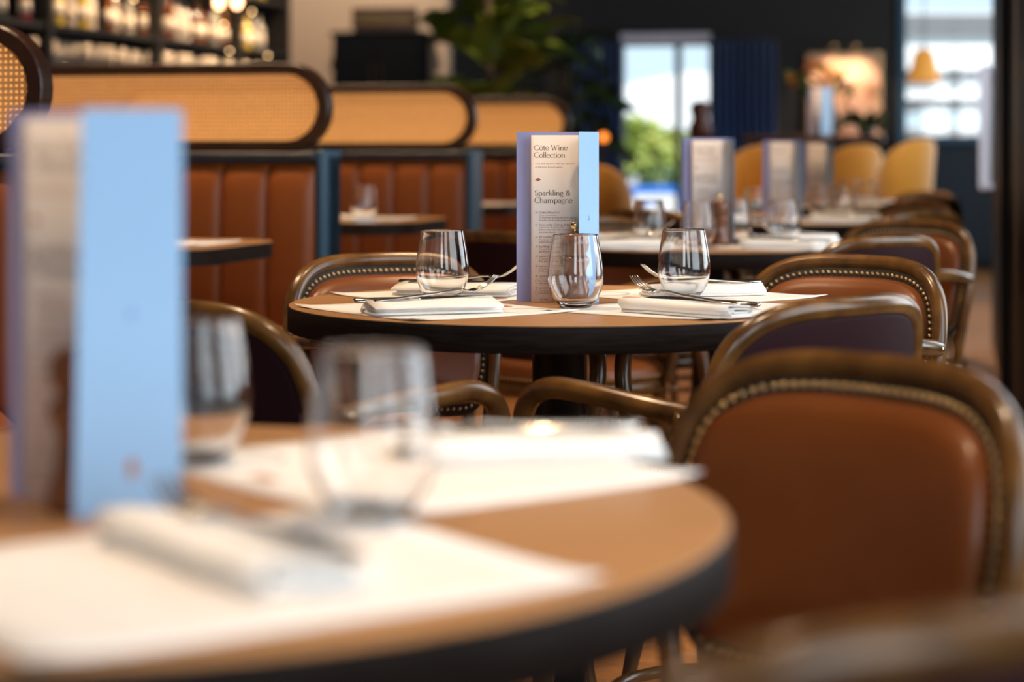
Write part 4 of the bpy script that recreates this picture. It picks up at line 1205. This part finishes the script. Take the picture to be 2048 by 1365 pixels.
mm.location.z = hz
# vase and flowers beside it
vp = at(1660, 0, 12.52)
vs_ = thing('flower_vase', 'vase of orange and yellow flowers behind the menu on the high table', 'vase', (vp.x, vp.y, hz))
MB().lathe([(0.0, 0.0), (0.045, 0.0), (0.06, 0.06), (0.05, 0.14), (0.03, 0.19), (0.036, 0.21), (0.032, 0.21), (0.026, 0.19), (0.0, 0.02)], 24).build('vase', M['dark_rail'], vs_)
M['flower_orange'] = mat('orange_petals', (0.75, 0.24, 0.06), 0.6); M['flower_yellow'] = mat('yellow_petals', (0.75, 0.42, 0.05), 0.6); M['flower_pink'] = mat('pink_petals', (0.6, 0.2, 0.2), 0.6)
M['stem'] = mat('flower_stem', (0.10, 0.16, 0.03), 0.5)
def flower(parent, x, y, z, m, s=1.0, base=(0, 0, 0.19)):
    st = MB().tube(cat_rom([base, (x * 0.4, y * 0.4, base[2] + (z - base[2]) * 0.6), (x, y, z)], 4), 0.003, 6).build('stem', M['stem'], parent)
    fl2 = MB()
    for k in range(9):
        a = 2 * PI * k / 9; rr = 0.035 * s
        d = Vector((math.cos(a), math.sin(a), 0))
        b = Vector((-d.y, d.x, 0)) * 0.012 * s
        c_ = Vector((x, y, z))
        P = [c_ + b * 0.4, c_ - b * 0.4, c_ + d * rr * 0.7 - b + Vector((0, 0, 0.02 * s)), c_ + d * rr + Vector((0, 0, 0.032 * s)), c_ + d * rr * 0.7 + b + Vector((0, 0, 0.02 * s))]
        fl2.add(P, [(0, 1, 2, 3, 4)]); fl2.add([q + Vector((0, 0, 0.002)) for q in P], [(4, 3, 2, 1, 0)])
    fl2.lathe([(0.0, 0.0), (0.013 * s, 0.004), (0.012 * s, 0.018), (0.0, 0.024 * s)], 8, c=(x, y, z))
    fl2.build('blossom', m, st, fixn=False)
for x, y, z, m, s in ((-0.24, -0.02, 0.33, 'flower_orange', 1.1), (-0.22, 0.04, 0.29, 'flower_orange', 1.0), (-0.13, 0.0, 0.37, 'flower_orange', 1.3), (-0.07, -0.03, 0.40, 'flower_yellow', 1.4), (-0.10, 0.05, 0.42, 'flower_orange', 1.3), (-0.02, 0.02, 0.38, 'flower_yellow', 1.5), (0.04, -0.02, 0.34, 'flower_yellow', 1.4), (0.09, 0.03, 0.29, 'flower_pink', 1.3), (0.0, -0.05, 0.32, 'flower_yellow', 1.4)):
    flower(vs_, x, y, z, M[m], s)
lmv = leaf_mesh(0.16, 0.028, 0.3); lmv.materials.append(mat('bouquet_leaf', (0.10, 0.17, 0.03), 0.5))
for k in range(16):
    o = link('leaf', lmv, None, vs_); az = rl.uniform(0, 2 * PI)
    o.location = (rl.uniform(-0.15, 0.1), rl.uniform(-0.04, 0.04), rl.uniform(0.18, 0.30)); o.rotation_euler = (Matrix.Rotation(az, 3, 'Z') @ Matrix.Rotation(rl.uniform(0.3, 1.2), 3, 'X')).to_euler()
# low greenery at the right of the high table
vp = at(1732, 0, 12.45)
pl2 = thing('potted_greenery', 'low dark green plant at the right end of the high table', 'plant', (vp.x, vp.y, hz))
MB().lathe([(0.0, 0.0), (0.04, 0.0), (0.05, 0.05), (0.045, 0.05), (0.0, 0.02)], 20).build('pot', M['dark_rail'], pl2)
lmg = leaf_mesh(0.12, 0.03, 0.4); lmg.materials.append(mat('dark_green_leaf', (0.03, 0.05, 0.012), 0.5))
for k in range(26):
    o = link('leaf', lmg, None, pl2); az = rl.uniform(0, 2 * PI)
    o.location = (0.04 * math.cos(az + PI / 2), 0.04 * math.sin(az + PI / 2), 0.04 + rl.uniform(0, 0.05)); o.rotation_euler = (Matrix.Rotation(az, 3, 'Z') @ Matrix.Rotation(rl.uniform(0.1, 1.2), 3, 'X')).to_euler()

# floral picture with its two picture lights
uP, YP = ray_v(1690, V_BACK - 0.12)
u0, _ = ray_v(1618, V_BACK - 0.12); u1, _ = ray_v(1760, V_BACK - 0.12)
zt, zb_ = zat(110, YP), zat(270, YP)
pc = thing('floral_picture', 'large peach and cream floral picture lit from above on the charcoal wall', 'picture')
pm_ = bpy.data.materials.new('floral_print'); pm_.use_nodes = True
nt = pm_.node_tree; b = nt.nodes['Principled BSDF']; b.inputs['Roughness'].default_value = 0.7
tc = nt.nodes.new('ShaderNodeTexCoord'); nz = nt.nodes.new('ShaderNodeTexNoise'); nz.inputs['Scale'].default_value = 7; nz.inputs['Detail'].default_value = 2
cr = nt.nodes.new('ShaderNodeValToRGB'); e = cr.color_ramp.elements
e[0].position = 0.30; e[0].color = (0.16, 0.12, 0.05, 1); e[1].position = 0.72; e[1].color = (0.75, 0.62, 0.50, 1)
for ps, c_ in ((0.42, (0.62, 0.30, 0.20)), (0.50, (0.75, 0.50, 0.34)), (0.58, (0.70, 0.38, 0.30))):
    q = e.new(ps); q.color = (*c_, 1)
nt.links.new(tc.outputs['Object'], nz.inputs['Vector']); nt.links.new(nz.outputs[0], cr.inputs[0]); nt.links.new(cr.outputs[0], b.inputs['Base Color'])
wall_seg('x', room(u0, V_BACK - 0.11), room(u1, V_BACK - 0.11), zb_, zt, 0.03, None).build('canvas', pm_, pc)
for a, b_, c_, d_ in ((u0 - 0.02, u1 + 0.02, zt, zt + 0.02), (u0 - 0.02, u1 + 0.02, zb_ - 0.02, zb_), (u0 - 0.02, u0, zb_, zt), (u1, u1 + 0.02, zb_, zt)):
    wall_seg('x', room(a, V_BACK - 0.115), room(b_, V_BACK - 0.115), c_, d_, 0.05, None).build('frame_bar', M['brass'], pc)
for t in (0.36, 0.66):
    uu = u0 + (u1 - u0) * t
    q = room(uu, V_BACK - 0.32, zt + 0.05)
    lamp = thing('picture_light', 'small brass picture light, %s of the two above the floral picture' % ('left' if t < 0.5 else 'right'), 'lamp', q, -AX, 'picture lights')
    MB().tube([(0, 0.24, 0.0), (0, 0.05, 0.08), (0, 0.0, 0.03)], 0.007, 8).build('bracket', M['brass'], lamp)
    MB().lathe([(0.012, 0.05), (0.05, 0.0), (0.046, 0.0), (0.01, 0.045)], 16).build('shade', M['brass'], lamp)
    spot('picture_lamp', q + Vector((0, 0, -0.01)), room(uu, V_BACK - 0.1, zt - 0.5), 12, WARM, 110, 0.8, 0.03)

def make_stool(label):
    r = thing('velvet_bar_stool', label, 'stool', group='mustard velvet bar stools')
    R = []
    n = 22
    def prof(th): # back height by angle
        a = abs(th) / math.radians(105)
        return 0.70 + 0.33 * (1 - a ** 2.4) ** 0.7 if a < 1 else 0.70
    vs = []; fs = []
    for i in range(n + 1):
        th = math.radians(-105 + 210 * i / n); h = prof(th)
        for rr, z in ((0.20, 0.66), (0.235, 0.70), (0.235 + 0.10 * (h - 0.7), h - 0.02), (0.225 + 0.10 * (h - 0.7), h), (0.205 + 0.10 * (h - 0.7), h - 0.02), (0.20, 0.70)):
            vs.append((rr * math.sin(th), -rr * math.cos(th), z))
    for i in range(n):
        for k in range(6):
            a = i * 6 + k; b2 = i * 6 + (k + 1) % 6; fs.append((a, b2, b2 + 6, a + 6))
    fs += [tuple(range(5, -1, -1)), tuple(range(n * 6, n * 6 + 6))]
    MB().add(vs, fs, True).build('backrest', M['velvet_yellow'], r)
    MB().lathe([(0.0, 0.62), (0.20, 0.62), (0.215, 0.65), (0.215, 0.70), (0.19, 0.725), (0.0, 0.73)], 32).build('seat', M['velvet_yellow'], r)
    for k in range(4):
        a = PI / 4 + k * PI / 2
        MB().tube([(0.14 * math.cos(a), 0.14 * math.sin(a), 0.63), (0.21 * math.cos(a), 0.21 * math.sin(a), 0.0)], [0.014, 0.010], 8).build('leg', M['black_metal'], r)
    MB().tube([(0.185 * math.cos(a), 0.185 * math.sin(a), 0.25) for a in [2 * PI * k / 28 for k in range(28)]], 0.008, 6, closed=True).build('footrest', M['brass'], r)
    return r
st0 = None
for px, Yq, rz, dz, lab in ((1505, 11.7, 2.6, 0.0, 'mustard velvet stool between the second and third menus, under the high table'), (1700, 11.8, 0.2, 0.0, 'mustard velvet stool in the middle, right of the farthest menu'), (1802, 11.4, 0.55, 0.03, 'mustard velvet stool standing clear at the right, beside the window'), (1205, 10.9, -0.5, -0.10, 'mustard velvet chair just right of the sharp menu, left of the doorway')):
    p = at(px, 0, Yq)
    if st0 is None: st0 = make_stool(lab); o = st0; o.location = (p.x, p.y, 0); o.rotation_euler = (0, 0, rz)
    else: o = dup(st0, (p.x, p.y, 0), rz, lab)
    o.scale = (0.72, 0.72, 1 + dz)

# turned wooden post before the doorway, and a small amber globe lamp left of it
p = at(1400, 0, 13.2)
po = thing('turned_wooden_post', 'dark reddish turned wooden post in front of the glazed doorway', 'post', (p.x, p.y, 0))
ztop = zat(200, 13.2)
M['red_wood'] = mat('dark_red_wood', (0.07, 0.016, 0.008), 0.4)
MB().lathe([(0.0, 0.0), (0.16, 0.0), (0.16, 0.02), (0.07, 0.05), (0.05, 0.12), (0.05, ztop - 0.36), (0.072, ztop - 0.30), (0.06, ztop - 0.26)], 24).build('shaft', M['red_wood'], po)
MB().lathe([(0.0, ztop - 0.26), (0.065, ztop - 0.26), (0.080, ztop - 0.18), (0.052, ztop - 0.12), (0.068, ztop - 0.06), (0.06, ztop - 0.02), (0.0, ztop)], 24).build('finial', M['red_wood'], po)
p = at(1207, 275, 13.0)
gp = thing('globe_lamp', 'small glowing amber globe lamp on a thin black stand, left of the doorway', 'lamp', (p.x, p.y, 0))
MB().lathe([(0.0, 0.0), (0.12, 0.0), (0.12, 0.012), (0.012, 0.02), (0.012, p.z - 0.03), (0.0, p.z - 0.03)], 20).build('stand', M['black_metal'], gp)
MB().lathe([(0.03 * math.sin(a), p.z - 0.03 * math.cos(a)) for a in [PI * k / 10 for k in range(11)]], 20).build('globe', mat('amber_globe', (0.8, 0.3, 0.06), 0.4, emit=(1.0, 0.24, 0.03), estr=1.6), gp)

# yellow bell pendant in front of the right window
p = at(1848, 165, 14.2)
bl = thing('bell_pendant', 'amber bell-shaped pendant lamp hanging before the right window', 'lamp', (p.x, p.y, p.z))
MB().lathe([(0.115, 0.0), (0.105, 0.05), (0.085, 0.12), (0.07, 0.19), (0.05, 0.225), (0.02, 0.235), (0.02, 0.228), (0.046, 0.218), (0.066, 0.185), (0.081, 0.118), (0.10, 0.05), (0.110, 0.0)], 32, closed=True).build('shade', mat('amber_glass_shade', (0.75, 0.36, 0.06), 0.4, emit=(1.0, 0.42, 0.08), estr=0.35), bl)
MB().lathe([(0.0, 0.23), (0.012, 0.23), (0.004, 0.26), (0.004, CEIL - p.z), (0.0, CEIL - p.z)], 10).build('cord', M['black_metal'], bl)

# ------------------------------------------------------------------ outside
gd = MB(); gd.add([(-60, V_BACK + 0.4, -0.05), (80, V_BACK - 12, -0.05), (80, 120, -0.05), (-60, 120, -0.05)], [(0, 1, 2, 3)])
struct(gd.build('ground_outside', mat('pale_paving', (0.42, 0.42, 0.42), 0.8), fixn=False))
tp = at(1310, 0, 27)
tn = thing('garden_marquee', 'white pitched canvas marquee outside the glazed doorway', 'tent', (tp.x, tp.y, 0))
zr, ze, zw = zat(150, 27), zat(195, 27), zat(240, 27)
W_ = 4.0
rf = MB(); rf.add([(-W_ / 2, -1.5, ze - 0.2), (W_ * 0.02 + 0.3, -1.5, zr), (W_ * 0.02 + 0.3, 2.5, zr), (-W_ / 2, 2.5, ze - 0.2)], [(0, 1, 2, 3)]); rf.add([(W_ / 2, -1.5, ze), (W_ * 0.02 + 0.3, -1.5, zr), (W_ * 0.02 + 0.3, 2.5, zr), (W_ / 2, 2.5, ze)], [(3, 2, 1, 0)])
rf.add([(-W_ / 2, -1.5, ze - 0.2), (W_ / 2, -1.5, ze), (W_ * 0.02 + 0.3, -1.5, zr)], [(0, 1, 2)])
rf.build('roof', M['white_fab'], tn)
MB().box((0, -1.48, (ze + zw) / 2 - 0.1), (W_, 0.03, ze - zw + 0.2)).build('valance', M['white_fab'], tn)
for sx in (-1, 1): MB().box((sx * W_ * 0.48, -1.45, zw / 2), (0.08, 0.08, zw)).build('pole', M['white_fab'], tn)
def shrub(label, x, y, w_, h_, z0, n, m, seed):
    rr = random.Random(seed); r = thing('garden_shrub', label, 'shrub', (x, y, 0))
    lf = leaf_mesh(0.14, 0.045, 0.3, n=4); lf.materials.append(m)
    mb = MB(); base = [tuple(v.co) for v in lf.vertices]; pf = [tuple(p.vertices) for p in lf.polygons]
    for i in range(n):
        a = rr.uniform(0, 2 * PI); e_ = rr.uniform(-0.6, 1.4)
        d = rr.uniform(0.6, 1.0)
        c_ = Vector((d * w_ / 2 * math.cos(a) * math.cos(e_), d * w_ / 2 * math.sin(a) * math.cos(e_), z0 + h_ / 2 + d * h_ / 2 * math.sin(e_)))
        Mx = Matrix.Rotation(a, 3, 'Z') @ Matrix.Rotation(rr.uniform(-0.5, 1.2), 3, 'X') @ Matrix.Rotation(rr.uniform(-1, 1), 3, 'Y')
        mb.add([c_ + Mx @ Vector(v) * 1.3 for v in base], pf)
    o = mb.build('foliage', m, r, fixn=False); o['kind'] = 'stuff'
    MB().tube([(0, 0, z0 - 0.1), (0.02, 0, z0 + h_ * 0.6)], 0.03, 8).build('stem', M['bark'], r)
    return r
gl1 = mat('bright_shrub_leaf', (0.38, 0.48, 0.10), 0.5, col2=(0.62, 0.68, 0.28), scale=1.2)
gl2 = mat('green_shrub_leaf', (0.10, 0.24, 0.05), 0.5, col2=(0.3, 0.42, 0.2), scale=1.2)
for px, Yq, w_, h_, z0, l, m, sd in ((1280, 21.5, 0.62, 0.75, 0.52, 'yellow green shrub in the blue planter outside the doorway', gl1, 1), (1330, 21.8, 0.62, 0.65, 0.50, 'brighter shrub beside it, right half of the blue planter', gl1, 2), (1390, 22.4, 0.6, 0.9, 0.2, 'darker green shrub behind the doorway mullion', gl2, 3)):
    p = at(px, 0, Yq); shrub(l, p.x, p.y, w_, h_, z0, 420, m, sd)
p = at(1300, 0, 21.4)
pt = thing('garden_planter', 'bright blue and white planter box outside the glazed doorway', 'planter', (p.x, p.y, 0))
MB().box((0, 0, 0.31), (0.66, 0.5, 0.62), 0, bev=0.01).build('box', mat('blue_planter', (0.03, 0.20, 0.75), 0.4), pt)
MB().box((0.03, -0.265, 0.34), (0.42, 0.02, 0.40)).build('white_panel', M['white_fab'], pt)
# building seen through the right window
p = at(1900, 0, 30)
bd = thing('street_building', 'pale building with dark floor bands across the street, through the right window', 'building', (p.x, p.y, 0))
MB().box((0, 1.0, 2.3), (4.6, 1.0, 1.5)).build('upper_wall', mat('white_render', (0.80, 0.83, 0.85), 0.7), bd)
MB().box((0, 1.0, 0.65), (4.6, 0.9, 1.3)).build('shop_front', mat('grey_shopfront', (0.16, 0.165, 0.17), 0.6, col2=(0.34, 0.27, 0.24), scale=2.5), bd)
for z, h in ((2.10, 0.16), (1.62, 0.10), (2.85, 0.3)):
    MB().box((0, 0.45, z), (4.7, 0.2, h)).build('floor_band', mat('grey_band', (0.16, 0.17, 0.18), 0.6), bd)
for x in (-1.2, -0.55, 0.1, 0.75):
    wn = MB().box((x, 0.52, 0.85), (0.45, 0.06, 0.75)).build('shop_window', mat('pale_shop_window', (0.30, 0.31, 0.29), 0.4), bd)
    MB().box((x, 0.48, 0.85), (0.03, 0.05, 0.75)).build('glazing_bar', M['dark_rail'], wn)
sun = bpy.data.lights.new('sun', 'SUN'); sun.energy = 5.0; sun.angle = 0.02; sun.color = (1, 0.95, 0.88)
so_ = bpy.data.objects.new('sun', sun); COL.objects.link(so_)
so_.rotation_euler = Vector((-0.55, 0.75, -0.75)).to_track_quat('-Z', 'Y').to_euler()
